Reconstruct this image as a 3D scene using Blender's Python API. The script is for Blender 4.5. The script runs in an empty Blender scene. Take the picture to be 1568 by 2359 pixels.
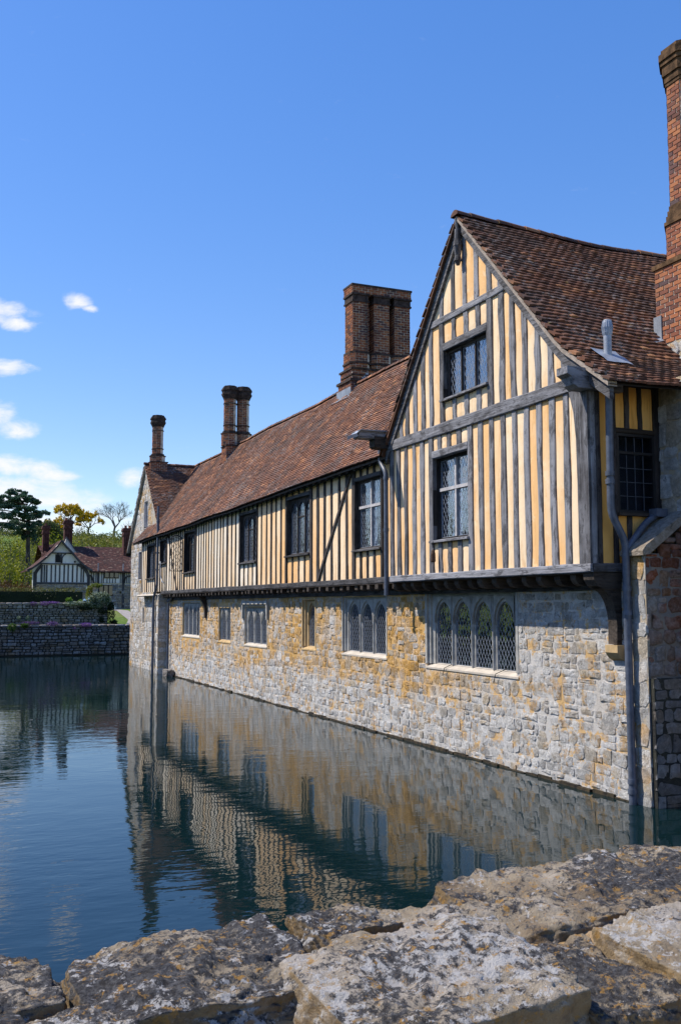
import bpy, math, random
import numpy as np
from mathutils import Vector, Matrix, noise

# ============================================================ scene, camera, light
S = bpy.context.scene
COL = S.collection
R = math.radians
FPX = 2250.0                      # focal length in pixels of a 1568 x 2359 picture
HORIZ = 216.5                     # horizon below the picture centre, same pixels
PITCH = math.atan(HORIZ / FPX)
YAW = math.atan(968 * math.cos(PITCH) / FPX)
EYE = Vector((0, 0, 2.8))

cam = bpy.data.cameras.new('camera')
cam.sensor_fit = 'VERTICAL'; cam.sensor_height = 36.0; cam.sensor_width = 36.0
cam.lens = 36.0 * FPX / 2359.0
cam.clip_start = 0.05; cam.clip_end = 5000
co = bpy.data.objects.new('camera', cam); COL.objects.link(co)
co.location = EYE; co.rotation_euler = (R(90) + PITCH, 0, -YAW)
S.camera = co
CF = Vector((math.sin(YAW) * math.cos(PITCH), math.cos(YAW) * math.cos(PITCH), math.sin(PITCH)))
CR = Vector((math.cos(YAW), -math.sin(YAW), 0)); CU = CR.cross(CF)

SUN_EL, SUN_AZ = R(52), math.atan2(-0.84, 0.54)      # azimuth measured from +Y towards +X
SD = Vector((math.sin(SUN_AZ) * math.cos(SUN_EL), math.cos(SUN_AZ) * math.cos(SUN_EL), math.sin(SUN_EL)))
sun = bpy.data.lights.new('sun', 'SUN'); sun.energy = 5.0; sun.angle = R(0.53); sun.color = (1.0, 0.93, 0.82)
so = bpy.data.objects.new('sun', sun); COL.objects.link(so)
so.rotation_euler = SD.to_track_quat('Z', 'Y').to_euler()

W = bpy.data.worlds.new('World'); S.world = W; W.use_nodes = True
nt = W.node_tree; nt.nodes.clear()
def wn(t, **k):
    n = nt.nodes.new(t)
    for a, b in k.items(): setattr(n, a, b)
    return n
def wl(a, b): nt.links.new(a, b)
def wm(op, a, b=None, c=None):
    n = wn('ShaderNodeMath', operation=op)
    for i, v in enumerate((a, b, c)):
        if v is None: continue
        if isinstance(v, (int, float)): n.inputs[i].default_value = v
        else: wl(v, n.inputs[i])
    return n.outputs[0]
sky = wn('ShaderNodeTexSky', sky_type='NISHITA', sun_disc=False)
sky.sun_elevation = SUN_EL; sky.sun_rotation = SUN_AZ
sky.altitude = 100; sky.air_density = 1.0; sky.dust_density = 0.25; sky.ozone_density = 3.0
hs = wn('ShaderNodeHueSaturation'); hs.inputs['Hue'].default_value = 0.517; hs.inputs['Saturation'].default_value = 1.64
hs.inputs['Value'].default_value = 12.0
vm = wn('ShaderNodeVectorMath', operation='SCALE'); vm.inputs['Scale'].default_value = 0.106; wl(sky.outputs[0], vm.inputs[0])
gm = wn('ShaderNodeGamma'); gm.inputs[1].default_value = 0.64; wl(vm.outputs[0], gm.inputs[0]); wl(gm.outputs[0], hs.inputs['Color'])
tc = wn('ShaderNodeTexCoord'); sp = wn('ShaderNodeSeparateXYZ'); wl(tc.outputs['Generated'], sp.inputs[0])
az = wm('ARCTAN2', sp.outputs[0], sp.outputs[1]); el = wm('ARCSINE', sp.outputs[2])
cb = wn('ShaderNodeCombineXYZ'); wl(az, cb.inputs[0]); wl(wm('MULTIPLY', el, 2.0), cb.inputs[1])
n1 = wn('ShaderNodeTexNoise'); n1.inputs['Scale'].default_value = 30; n1.inputs['Detail'].default_value = 9
n1.inputs['Roughness'].default_value = 0.62; n1.inputs['Distortion'].default_value = 0.35
wl(cb.outputs[0], n1.inputs['Vector'])
# fair-weather clouds low in the west: centre azimuth, elevation, half width, half height (degrees)
CL = [(2.4, 16.1, 2.7, 0.75), (4.4, 15.6, 1.0, 0.40), (7.75, 17.1, 0.75, 0.42), (8.5, 16.7, 0.5, 0.2), (3.4, 13.15, 1.9, 0.42), (2.9, 10.3, 1.7, 1.0), (4.6, 9.8, 1.2, 0.55),
      (4.2, 7.75, 2.9, 0.55), (6.6, 7.35, 1.4, 0.35), (4.0, 6.3, 4.4, 0.95), (7.2, 6.0, 2.6, 0.7), (5.0, 4.6, 6.0, 0.8), (11.1, 7.35, 0.85, 0.5), (-9, 9, 7, 2.0), (-22, 14, 8, 2.2),
      (-40, 8, 12, 2.4), (-58, 17, 10, 2.6), (-80, 9, 14, 2.5), (70, 6, 16, 1.8), (120, 10, 18, 3), (175, 12, 18, 3), (-130, 14, 20, 3)]
mx = None
for a, e, w_, h_ in CL:
    q = wm('ADD', wm('POWER', wm('DIVIDE', wm('SUBTRACT', az, R(a)), R(w_)), 2.0), wm('POWER', wm('DIVIDE', wm('SUBTRACT', el, R(e)), R(h_)), 2.0))
    b = wm('SUBTRACT', 1.0, q)
    mx = b if mx is None else wm('MAXIMUM', mx, b)
dens = wm('ADD', wm('MULTIPLY', wm('MAXIMUM', mx, -1.3), 1.0), wm('MULTIPLY', wm('SUBTRACT', n1.outputs[0], 0.5), 4.2))
cr = wn('ShaderNodeMapRange', interpolation_type='SMOOTHSTEP'); wl(dens, cr.inputs[0])
cr.inputs[1].default_value = -0.7; cr.inputs[2].default_value = 1.7
mixc = wn('ShaderNodeMix', data_type='RGBA'); wl(cr.outputs[0], mixc.inputs[0]); wl(hs.outputs[0], mixc.inputs[6])
mixc.inputs[7].default_value = (8.3, 8.3, 8.7, 1)
bg = wn('ShaderNodeBackground'); bg.inputs[1].default_value = 0.1; wl(mixc.outputs[2], bg.inputs[0])
wo = wn('ShaderNodeOutputWorld'); wl(bg.outputs[0], wo.inputs[0])

vs = S.view_settings; vs.view_transform = 'Standard'; vs.look = 'None'; vs.exposure = 0.28; vs.gamma = 1.0; vs.use_curve_mapping = False
S.cycles.max_bounces = 6; S.cycles.diffuse_bounces = 3; S.cycles.glossy_bounces = 4; S.cycles.transparent_max_bounces = 12
S.cycles.use_denoising = True; S.cycles.caustics_reflective = False; S.cycles.caustics_refractive = False
S.cycles.sample_clamp_indirect = 6.0
rng = random.Random(11)

# ============================================================ object helpers
OFF = {}
def root_off(o):
    while o is not None and o.parent is not None: o = o.parent
    return OFF.get(o.name, Vector((0, 0, 0))) if o is not None else Vector((0, 0, 0))
def thing(name, label, cat, loc=(0, 0, 0), group=None):
    o = bpy.data.objects.new(name, None); COL.objects.link(o)
    o.empty_display_size = 0.2; o.location = loc; OFF[o.name] = Vector(loc)
    o['label'] = label; o['category'] = cat
    if group: o['group'] = group
    return o
def make_mesh(name, verts, faces, mat, rnd=None, smooth=False):
    me = bpy.data.meshes.new(name)
    me.from_pydata(verts if isinstance(verts, list) else verts.tolist(), [], faces)
    if rnd is not None:
        at = me.attributes.new('rnd', 'FLOAT', 'POINT'); at.data.foreach_set('value', np.asarray(rnd, dtype=np.float32))
    if smooth:
        me.polygons.foreach_set('use_smooth', [True] * len(me.polygons))
        if smooth is not True: me.set_sharp_from_angle(angle=R(smooth))
    me.materials.append(mat)
    return me
def part(name, verts, faces, mat, parent=None, rnd=None, smooth=False, kind=None, label=None, cat=None, group=None):
    v = np.asarray(verts, dtype=float).reshape(-1, 3)
    if parent is not None: v = v - np.array(root_off(parent))
    o = bpy.data.objects.new(name, make_mesh(name, v, faces, mat, rnd, smooth)); COL.objects.link(o)
    o.parent = parent
    if kind: o['kind'] = kind
    if label: o['label'] = label
    if cat: o['category'] = cat
    if group: o['group'] = group
    return o

class G:
    """collects faces for one mesh"""
    def __init__(s): s.v = []; s.f = []; s.r = []
    def add(s, vs, fs, r=0.0):
        n = len(s.v); s.v.extend([tuple(p) for p in vs]); s.f.extend([tuple(i + n for i in f) for f in fs]); s.r.extend([r] * len(vs)); return s
    def box(s, x0, x1, y0, y1, z0, z1, r=0.0):
        return s.add([(x0, y0, z0), (x1, y0, z0), (x1, y1, z0), (x0, y1, z0), (x0, y0, z1), (x1, y0, z1), (x1, y1, z1), (x0, y1, z1)],
                     [(0, 3, 2, 1), (4, 5, 6, 7), (0, 1, 5, 4), (1, 2, 6, 5), (2, 3, 7, 6), (3, 0, 4, 7)], r)
    def prism(s, poly, axis, d0, d1, r=0.0):
        n = len(poly)
        def mk(p, d): return {'x': (d, p[0], p[1]), 'y': (p[0], d, p[1]), 'z': (p[0], p[1], d)}[axis]
        vs = [mk(p, d0) for p in poly] + [mk(p, d1) for p in poly]
        fs = [tuple(range(n - 1, -1, -1)), tuple(range(n, 2 * n))] + [(i, (i + 1) % n, n + (i + 1) % n, n + i) for i in range(n)]
        return s.add(vs, fs, r)
    def frustum(s, lo, hi, z0, z1, r=0.0):
        n = len(lo)
        return s.add([(p[0], p[1], z0) for p in lo] + [(p[0], p[1], z1) for p in hi],
                     [tuple(range(n - 1, -1, -1)), tuple(range(n, 2 * n))] + [(i, (i + 1) % n, n + (i + 1) % n, n + i) for i in range(n)], r)
    def tube(s, pts, rad, n=10, cap=True, r=0.0):
        pts = [Vector(p) for p in pts]
        if isinstance(rad, (int, float)): rad = [rad] * len(pts)
        vs = []; fs = []
        up = None
        for i, p in enumerate(pts):
            t = (pts[min(i + 1, len(pts) - 1)] - pts[max(i - 1, 0)])
            t = t.normalized() if t.length > 1e-9 else Vector((0, 0, 1))
            if up is None:
                up = Vector((1, 0, 0)) if abs(t.x) < 0.9 else Vector((0, 1, 0))
            up = (up - t * up.dot(t))
            up = up.normalized() if up.length > 1e-6 else t.orthogonal().normalized()
            sd = t.cross(up)
            for k in range(n):
                a = 2 * math.pi * k / n
                vs.append(p + (up * math.cos(a) + sd * math.sin(a)) * rad[i])
        for i in range(len(pts) - 1):
            for k in range(n):
                fs.append((i * n + k, i * n + (k + 1) % n, (i + 1) * n + (k + 1) % n, (i + 1) * n + k))
        if cap:
            fs.append(tuple(range(n - 1, -1, -1))); fs.append(tuple((len(pts) - 1) * n + k for k in range(n)))
        return s.add(vs, fs, r)
    def build(s, name, mat, parent=None, **k):
        return part(name, s.v, s.f, mat, parent, rnd=s.r, **k)

def psize(p, ext):
    d = Vector(p) - EYE; z = d.dot(CF)
    if z < 0.2: return 0.0
    x = 784 + FPX * d.dot(CR) / z; y = 1179.5 - FPX * d.dot(CU) / z
    if x < -30 or x > 1600 or y < -30 or y > 2390: return 0.0
    return ext / z

class Pieces:
    """many alike pieces: the largest in view become objects, the rest one 'stuff' part for each parent"""
    def __init__(s, name, mat, cap=300, smooth=False, facing=None, label=None): s.name = name; s.mat = mat; s.cap = cap; s.smooth = smooth; s.items = []; s.shared = {}; s.bases = {}
    def add(s, verts, faces, parent, bonus=1.0):
        v = np.asarray(verts, dtype=float); c = v.mean(axis=0); e = float(np.max(v.max(axis=0) - v.min(axis=0)))
        s.items.append((psize(c, e) * bonus, parent, None, v, faces, rng.random()))
    def inst(s, key, M, parent, ext, bonus=1.0):
        s.items.append((psize(M[:3, 3], ext) * bonus, parent, key, M, None, rng.random()))
    def base(s, key, verts, faces): s.bases[key] = (np.asarray(verts, dtype=float), faces)
    def flush(s):
        it = sorted(s.items, key=lambda t: -t[0]); rest = {}
        for i, (sz, par, key, a, faces, r) in enumerate(it):
            if i < s.cap and sz > 0:
                off = root_off(par)
                if key is None:
                    part(s.name, a, faces, s.mat, par, rnd=[r] * len(a), smooth=s.smooth)
                else:
                    if key not in s.shared:
                        s.shared[key] = make_mesh(s.name, s.bases[key][0], s.bases[key][1], s.mat, None, s.smooth)
                    o = bpy.data.objects.new(s.name, s.shared[key]); COL.objects.link(o); o.parent = par
                    m = Matrix([list(row) for row in a]); m.translation -= off; o.matrix_basis = m
            else: rest.setdefault(par.name, []).append((par, key, a, faces, r))
        for pn, L in rest.items():
            vv = []; ff = []; rr = []; n = 0
            for par, key, a, faces, r in L:
                if key is None: v = a; fs = faces
                else:
                    bv, fs = s.bases[key]; v = bv @ a[:3, :3].T + a[:3, 3]
                vv.append(v); ff.extend([tuple(i + n for i in f) for f in fs]); rr.append(np.full(len(v), r)); n += len(v)
            part(s.name + '_field', np.concatenate(vv), ff, s.mat, L[0][0], rnd=np.concatenate(rr), smooth=s.smooth, kind='stuff')
        s.items = []

# ============================================================ material helpers
class Mat:
    def __init__(s, name):
        s.m = bpy.data.materials.new(name); s.m.use_nodes = True; s.t = s.m.node_tree; s.t.nodes.clear()
        s.out = s.t.nodes.new('ShaderNodeOutputMaterial'); s._pos = None; s._rnd = None
    def n(s, t, **k):
        o = s.t.nodes.new(t)
        for a, b in k.items(): setattr(o, a, b)
        return o
    def set(s, sock, v):
        if v is None: return
        if hasattr(v, 'is_output') or isinstance(v, bpy.types.NodeSocket): s.t.links.new(v, sock)
        elif isinstance(v, (tuple, list)): sock.default_value = tuple(v) + ((1,) if len(v) == 3 and len(sock.default_value) == 4 else ())
        else: sock.default_value = v
    @property
    def pos(s):
        if s._pos is None: s._pos = s.n('ShaderNodeNewGeometry').outputs['Position']
        return s._pos
    @property
    def rnd(s):
        if s._rnd is None:
            a = s.n('ShaderNodeAttribute', attribute_name='rnd'); o = s.n('ShaderNodeObjectInfo')
            s._rnd = s.math('FRACT', s.math('ADD', a.outputs['Fac'], o.outputs['Random']))
        return s._rnd
    def math(s, op, a, b=None, c=None, clamp=False):
        o = s.n('ShaderNodeMath', operation=op); o.use_clamp = clamp
        for i, v in enumerate((a, b, c)): s.set(o.inputs[i], v)
        return o.outputs[0]
    def map(s, vec=None, scale=(1, 1, 1), loc=(0, 0, 0), rot=(0, 0, 0)):
        o = s.n('ShaderNodeMapping'); s.set(o.inputs['Vector'], vec if vec is not None else s.pos)
        o.inputs['Scale'].default_value = scale; o.inputs['Location'].default_value = loc; o.inputs['Rotation'].default_value = rot
        return o.outputs[0]
    def noise(s, scale, detail=4, rough=0.55, vec=None, dist=0.0, out=0):
        o = s.n('ShaderNodeTexNoise'); s.set(o.inputs['Vector'], vec if vec is not None else s.pos)
        o.inputs['Scale'].default_value = scale; o.inputs['Detail'].default_value = detail; o.inputs['Roughness'].default_value = rough; o.inputs['Distortion'].default_value = dist
        return o.outputs[out]
    def voro(s, scale, vec=None, feature='F1', out='Distance'):
        o = s.n('ShaderNodeTexVoronoi', feature=feature); s.set(o.inputs['Vector'], vec if vec is not None else s.pos); o.inputs['Scale'].default_value = scale
        return o.outputs[out]
    def ramp(s, fac, stops, interp='LINEAR'):
        o = s.n('ShaderNodeValToRGB'); e = o.color_ramp.elements; o.color_ramp.interpolation = interp
        while len(e) < len(stops): e.new(0.5)
        for i, (p, c) in enumerate(stops):
            e[i].position = p; e[i].color = tuple(c) + (1,) if len(c) == 3 else c
        s.set(o.inputs[0], fac); return o.outputs[0]
    def step(s, fac, a, b):
        o = s.n('ShaderNodeMapRange', interpolation_type='SMOOTHSTEP'); s.set(o.inputs[0], fac); o.inputs[1].default_value = a; o.inputs[2].default_value = b
        return o.outputs[0]
    def mix(s, fac, a, b, blend='MIX'):
        o = s.n('ShaderNodeMix', data_type='RGBA', blend_type=blend); s.set(o.inputs[0], fac); s.set(o.inputs[6], a); s.set(o.inputs[7], b)
        return o.outputs[2]
    def sep(s, vec=None):
        o = s.n('ShaderNodeSeparateXYZ'); s.set(o.inputs[0], vec if vec is not None else s.pos); return o.outputs
    def hsv(s, col, h=0.5, sat=1.0, val=1.0):
        o = s.n('ShaderNodeHueSaturation'); s.set(o.inputs['Color'], col); s.set(o.inputs['Hue'], h); s.set(o.inputs['Saturation'], sat); s.set(o.inputs['Value'], val)
        return o.outputs[0]
    def bump(s, h, strength=0.5, dist=0.02, normal=None):
        o = s.n('ShaderNodeBump'); s.set(o.inputs['Height'], h); s.set(o.inputs['Strength'], strength); o.inputs['Distance'].default_value = dist
        if normal is not None: s.set(o.inputs['Normal'], normal)
        return o.outputs[0]
    def done(s, col, rough=0.8, normal=None, metal=0.0, spec=0.5, ior=None, trans=None):
        b = s.n('ShaderNodeBsdfPrincipled'); s.set(b.inputs['Base Color'], col); s.set(b.inputs['Roughness'], rough); s.set(b.inputs['Metallic'], metal)
        s.set(b.inputs['Specular IOR Level'], spec)
        if ior: b.inputs['IOR'].default_value = ior
        if normal is not None: s.set(b.inputs['Normal'], normal)
        s.t.links.new(b.outputs[0], s.out.inputs[0]); s.bsdf = b
        return s.m

def wall_zones(m):
    """how much of the warm ironstone shows: little near the water and at the near, limewashed end"""
    q = m.sep()
    hz = m.step(m.math('ADD', q[2], m.math('MULTIPLY', m.math('SUBTRACT', m.noise(0.9, 5, 0.6), 0.5), 2.2)), 0.75, 1.45)
    yz = m.step(m.math('ADD', q[1], m.math('MULTIPLY', m.math('SUBTRACT', m.noise(0.8, 5, 0.6, m.map(loc=(5, 3, 1))), 0.5), 7.0)), 14.2, 18.0)
    big = m.step(m.noise(0.6, 5, 0.62, m.map(loc=(1, 1, 7))), 0.30, 0.56)
    return m.math('MULTIPLY', m.math('MULTIPLY', hz, m.math('ADD', m.math('MULTIPLY', yz, 0.9), 0.1)), m.math('ADD', m.math('MULTIPLY', big, 0.75), 0.25), clamp=True)
def m_stone(name, grey=(0.46, 0.45, 0.435), pale=(0.72, 0.70, 0.665), warm=(0.58, 0.34, 0.11), tan=(0.54, 0.46, 0.35), zone=True, warmth=0.5, dark=0.12, ylo=12.0, yhi=18.0):
    m = Mat(name); r = m.rnd
    base = m.ramp(r, [(0.0, grey), (0.22, pale), (0.42, tuple(0.8 * c for c in grey)), (0.6, tan), (0.75, grey), (1.0, pale)])
    hot = m.ramp(m.math('FRACT', m.math('MULTIPLY', r, 7.31)), [(0.0, warm), (0.25, tuple(1.18 * c for c in warm)), (0.45, tuple(0.65 * c for c in warm)), (0.65, tan), (0.82, tuple(0.55 * c + 0.16 for c in warm)), (1.0, warm)])
    if zone: fac = wall_zones(m)
    else: fac = m.step(m.noise(0.55, 4, 0.6, m.map(scale=(1, 1, 1.4))), 0.40 - 0.2 * (warmth - 0.5), 0.60 - 0.2 * (warmth - 0.5))
    fac = m.math('MULTIPLY', fac, m.math('ADD', m.math('MULTIPLY', m.step(m.math('FRACT', m.math('MULTIPLY', r, 13.7)), 0.12, 0.3), 0.75), 0.25))
    col = m.mix(fac, base, hot)
    fine = m.noise(38, 6, 0.7); mid = m.noise(12, 6, 0.7, m.map(loc=(4, 4, 1)))
    col = m.mix(m.step(mid, 0.35, 0.70), m.hsv(col, 0.5, 1.15, 0.72), m.hsv(col, 0.5, 0.9, 1.22))
    col = m.mix(m.math('MULTIPLY', m.step(fine, 0.46, 0.72), 0.7), col, m.hsv(col, 0.5, 0.8, 1.4))
    if zone:
        wash = m.noise(3.6, 7, 0.74, m.map(loc=(2, 5, 6)))
        col = m.mix(m.math('MULTIPLY', m.step(wash, 0.50, 0.58), m.math('SUBTRACT', 0.72, m.math('MULTIPLY', fac, 0.6))), col, (0.66, 0.65, 0.64))
        och = m.noise(3.4, 7, 0.76, m.map(loc=(8, 2, 1)))
        col = m.mix(m.math('MULTIPLY', m.step(och, 0.535, 0.585), m.math('ADD', m.math('MULTIPLY', fac, 0.4), 0.55)), col, (0.54, 0.30, 0.08))
        col = m.mix(m.math('MULTIPLY', m.step(m.noise(5.5, 7, 0.76, m.map(loc=(3, 3, 9))), 0.58, 0.64), 0.7), col, (0.11, 0.075, 0.045))
    spots = m.noise(9, 5, 0.65, m.map(loc=(3, 9, 2)))
    col = m.mix(m.math('MULTIPLY', m.step(spots, 0.60, 0.70), 0.7), col, (dark * 0.9, dark * 0.8, dark * 0.7))
    bm = m.bump(m.math('ADD', m.math('MULTIPLY', m.noise(13, 8, 0.78), 1.0), m.math('MULTIPLY', fine, 0.4)), 1.0, 0.07)
    return m.done(col, 0.92, bm, spec=0.2)

def m_mortar(name, a=(0.52, 0.36, 0.19), b=(0.42, 0.40, 0.37), zone=True):
    m = Mat(name); n = m.noise(3.0, 6, 0.65)
    if zone:
        col = m.mix(wall_zones(m), (0.52, 0.50, 0.47), (0.60, 0.37, 0.14))
        wash = m.noise(3.6, 7, 0.74, m.map(loc=(2, 5, 6))); col = m.mix(m.math('MULTIPLY', m.step(wash, 0.50, 0.58), 0.4), col, (0.62, 0.61, 0.60))
        och = m.noise(3.4, 7, 0.76, m.map(loc=(8, 2, 1))); col = m.mix(m.math('MULTIPLY', m.step(och, 0.50, 0.56), 0.85), col, (0.60, 0.36, 0.12))
    else: col = m.mix(m.step(n, 0.42, 0.62), a, b)
    col = m.mix(m.math('MULTIPLY', m.step(m.noise(22, 5, 0.7), 0.52, 0.7), 0.4), col, (0.14, 0.11, 0.08))
    return m.done(col, 0.95, m.bump(m.noise(30, 6, 0.7), 0.9, 0.02), spec=0.15)

def m_timber(name, axis, light=(0.31, 0.31, 0.335), dark=(0.05, 0.046, 0.047), mid=0.48):
    sc = {'x': (1.1, 26, 26), 'y': (26, 1.1, 26), 'z': (26, 26, 1.1)}[axis]
    m = Mat(name); g = m.noise(1.0, 6, 0.68, m.map(scale=sc), 0.4)
    blotch = m.noise(2.2, 5, 0.65)
    f = m.math('ADD', m.math('MULTIPLY', g, 0.55), m.math('MULTIPLY', blotch, 0.45))
    f = m.math('ADD', f, m.math('MULTIPLY', m.math('SUBTRACT', m.rnd, 0.5), 0.22))
    col = m.ramp(f, [(mid - 0.16, dark), (mid, tuple(0.45 * a + 0.55 * b for a, b in zip(light, dark))), (mid + 0.17, light)])
    bl2 = m.noise(1.0, 7, 0.75, m.map(scale=tuple(0.32 * c if c > 5 else 2.6 for c in sc), loc=(3, 7, 5)))
    col = m.mix(m.math('MULTIPLY', m.step(bl2, 0.51, 0.60), 0.68), col, tuple(0.55 * c for c in dark))
    col = m.mix(m.math('MULTIPLY', m.step(m.noise(1.0, 6, 0.7, m.map(scale=tuple(2.2 * c if c > 5 else 0.8 for c in sc), loc=(9, 2, 1))), 0.60, 0.66), 0.85), col, tuple(0.4 * c for c in dark))
    return m.done(col, 0.8, m.bump(m.math('ADD', m.math('MULTIPLY', g, 1.3), m.math('ADD', m.math('MULTIPLY', m.noise(60, 3), 0.2), m.math('MULTIPLY', bl2, -0.9))), 0.8, 0.02), spec=0.25)

def m_plaster(name, a=(0.84, 0.50, 0.225), b=(0.88, 0.675, 0.45), c=(0.79, 0.42, 0.14)):
    m = Mat(name)
    n = m.noise(1.6, 5, 0.6, m.map(scale=(1, 1, 0.45)))
    col = m.ramp(m.math('ADD', n, m.math('MULTIPLY', m.math('SUBTRACT', m.rnd, 0.5), 0.40)), [(0.30, a), (0.5, tuple((p + q) / 2 for p, q in zip(a, b))), (0.66, b)])
    st = m.noise(5, 6, 0.7, m.map(scale=(1.6, 1.6, 0.5), loc=(2, 4, 8)))
    col = m.mix(m.math('MULTIPLY', m.step(st, 0.56, 0.72), 0.6), col, c)
    drip = m.noise(1.0, 6, 0.7, m.map(scale=(9, 9, 0.9), loc=(4, 2, 6)))
    col = m.mix(m.math('MULTIPLY', m.step(drip, 0.53, 0.68), 0.62), col, tuple(0.72 * q for q in c))
    col = m.mix(m.math('MULTIPLY', m.step(m.noise(2.6, 6, 0.7, m.map(loc=(7, 7, 2))), 0.58, 0.66), 0.5), col, tuple(min(0.9, q * 1.06) for q in b))
    col = m.mix(m.math('MULTIPLY', m.step(m.noise(26, 5, 0.7), 0.58, 0.75), 0.3), col, (0.45, 0.32, 0.19))
    return m.done(col, 0.93, m.bump(m.math('ADD', m.noise(7, 5), m.math('MULTIPLY', m.noise(45, 4), 0.3)), 0.35, 0.02), spec=0.15)

def m_tile(name, bright=1.0, lich=0.5):
    m = Mat(name); b = bright
    col = m.ramp(m.rnd, [(0.0, (0.062 * b, 0.034 * b, 0.026 * b)), (0.2, (0.115 * b, 0.053 * b, 0.034 * b)), (0.5, (0.15 * b, 0.064 * b, 0.036 * b)), (0.75, (0.11 * b, 0.055 * b, 0.038 * b)), (0.92, (0.22 * b, 0.095 * b, 0.046 * b)), (1.0, (0.31 * b, 0.15 * b, 0.075 * b))])
    big = m.noise(0.8, 6, 0.7)
    col = m.mix(m.math('MULTIPLY', m.step(big, 0.44, 0.62), 0.62), col, (0.055 * b, 0.042 * b, 0.038 * b))
    l = m.math('ADD', m.math('MULTIPLY', m.noise(11, 6, 0.75, m.map(loc=(4, 1, 9))), 0.7), m.math('MULTIPLY', m.noise(1.1, 3, 0.6, m.map(loc=(2, 2, 2))), 0.3))
    col = m.mix(m.math('MULTIPLY', m.step(l, 0.535, 0.60), lich), col, (0.26, 0.25, 0.245))
    l2 = m.noise(5, 5, 0.7, m.map(loc=(1, 8, 3)))
    col = m.mix(m.math('MULTIPLY', m.step(l2, 0.64, 0.72), lich * 0.9), col, (0.26, 0.20, 0.035))
    return m.done(col, 0.88, m.bump(m.noise(40, 5, 0.7), 0.5, 0.01), spec=0.2)

def m_brick(name, b=1.0, soot=0.5):
    m = Mat(name)
    col = m.ramp(m.rnd, [(0.0, (0.10 * b, 0.045 * b, 0.035 * b)), (0.25, (0.23 * b, 0.085 * b, 0.05 * b)), (0.5, (0.31 * b, 0.115 * b, 0.055 * b)), (0.75, (0.37 * b, 0.155 * b, 0.07 * b)), (0.9, (0.16 * b, 0.065 * b, 0.05 * b)), (1.0, (0.09 * b, 0.06 * b, 0.06 * b))])
    n = m.noise(1.3, 5, 0.65)
    col = m.mix(m.math('MULTIPLY', m.step(n, 0.48, 0.68), soot), col, (0.07, 0.06, 0.065))
    col = m.mix(m.math('MULTIPLY', m.step(m.noise(6, 5, 0.7), 0.60, 0.72), 0.55), col, (0.36, 0.33, 0.30))
    return m.done(col, 0.9, m.bump(m.noise(45, 5, 0.7), 0.6, 0.01), spec=0.2)

def m_plain(name, col, rough=0.8, var=0.35, scale=8, bump=0.3, metal=0.0, spec=0.4):
    m = Mat(name); n = m.noise(scale, 5, 0.65)
    c = m.mix(m.step(n, 0.3, 0.75), tuple(x * (1 - var) for x in col), tuple(min(1, x * (1 + var)) for x in col))
    return m.done(c, rough, m.bump(m.noise(scale * 4, 4), bump, 0.01) if bump else None, metal=metal, spec=spec)

def m_leaf(name, cols, rough=0.6):
    m = Mat(name)
    c = m.ramp(m.rnd, [(i / max(1, len(cols) - 1), k) for i, k in enumerate(cols)])
    b = m.n('ShaderNodeBsdfPrincipled'); m.set(b.inputs['Base Color'], c); b.inputs['Roughness'].default_value = rough; b.inputs['Specular IOR Level'].default_value = 0.25
    t = m.n('ShaderNodeBsdfTranslucent'); m.set(t.inputs[0], m.hsv(c, 0.5, 1.1, 1.2))
    mx_ = m.n('ShaderNodeMixShader'); mx_.inputs[0].default_value = 0.3
    m.t.links.new(b.outputs[0], mx_.inputs[1]); m.t.links.new(t.outputs[0], mx_.inputs[2]); m.t.links.new(mx_.outputs[0], m.out.inputs[0])
    return m.m

def m_glass(name, tint=(0.75, 0.85, 1.0)):
    m = Mat(name)
    fr = m.n('ShaderNodeFresnel'); fr.inputs[0].default_value = 1.45
    gl = m.n('ShaderNodeBsdfGlossy'); gl.inputs[0].default_value = (1, 1, 1, 1); gl.inputs[1].default_value = 0.03
    nrm = m.bump(m.noise(5, 3), 0.25, 0.02); m.set(gl.inputs['Normal'], nrm); m.set(fr.inputs['Normal'], nrm)
    tr = m.n('ShaderNodeBsdfTransparent'); tr.inputs[0].default_value = tuple(tint) + (1,)
    mx_ = m.n('ShaderNodeMixShader'); m.set(mx_.inputs[0], m.math('MULTIPLY', fr.outputs[0], 0.33, clamp=True))
    m.t.links.new(tr.outputs[0], mx_.inputs[1]); m.t.links.new(gl.outputs[0], mx_.inputs[2]); m.t.links.new(mx_.outputs[0], m.out.inputs[0])
    return m.m

STONE = m_stone('ragstone'); MORTAR = m_mortar('lime_mortar')
STONE_G = m_stone('grey_ragstone', zone=False, warmth=0.22); MORTAR_G = m_mortar('grey_mortar', a=(0.45, 0.36, 0.24), zone=False)
STONE_D = m_stone('weathered_ragstone', grey=(0.21, 0.205, 0.205), pale=(0.36, 0.35, 0.345), warm=(0.27, 0.20, 0.13), tan=(0.25, 0.22, 0.19), zone=False, warmth=0.2, dark=0.03)
MORTAR_D = m_mortar('dark_joint', a=(0.045, 0.045, 0.035), b=(0.03, 0.03, 0.028), zone=False)
DRESSED = m_plain('dressed_stone', (0.37, 0.36, 0.335), 0.9, 0.3, 5, 0.5, spec=0.2)
SILLST = m_plain('pale_sill_stone', (0.50, 0.445, 0.375), 0.9, 0.15, 4, 0.4, spec=0.2)
OCHRE = m_plain('ochre_dressed_stone', (0.47, 0.33, 0.17), 0.9, 0.22, 4, 0.4, spec=0.2)
TV = m_timber('grey_oak_upright', 'z'); TH = m_timber('grey_oak_rail', 'y'); TX = m_timber('grey_oak_cross', 'x')
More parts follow.
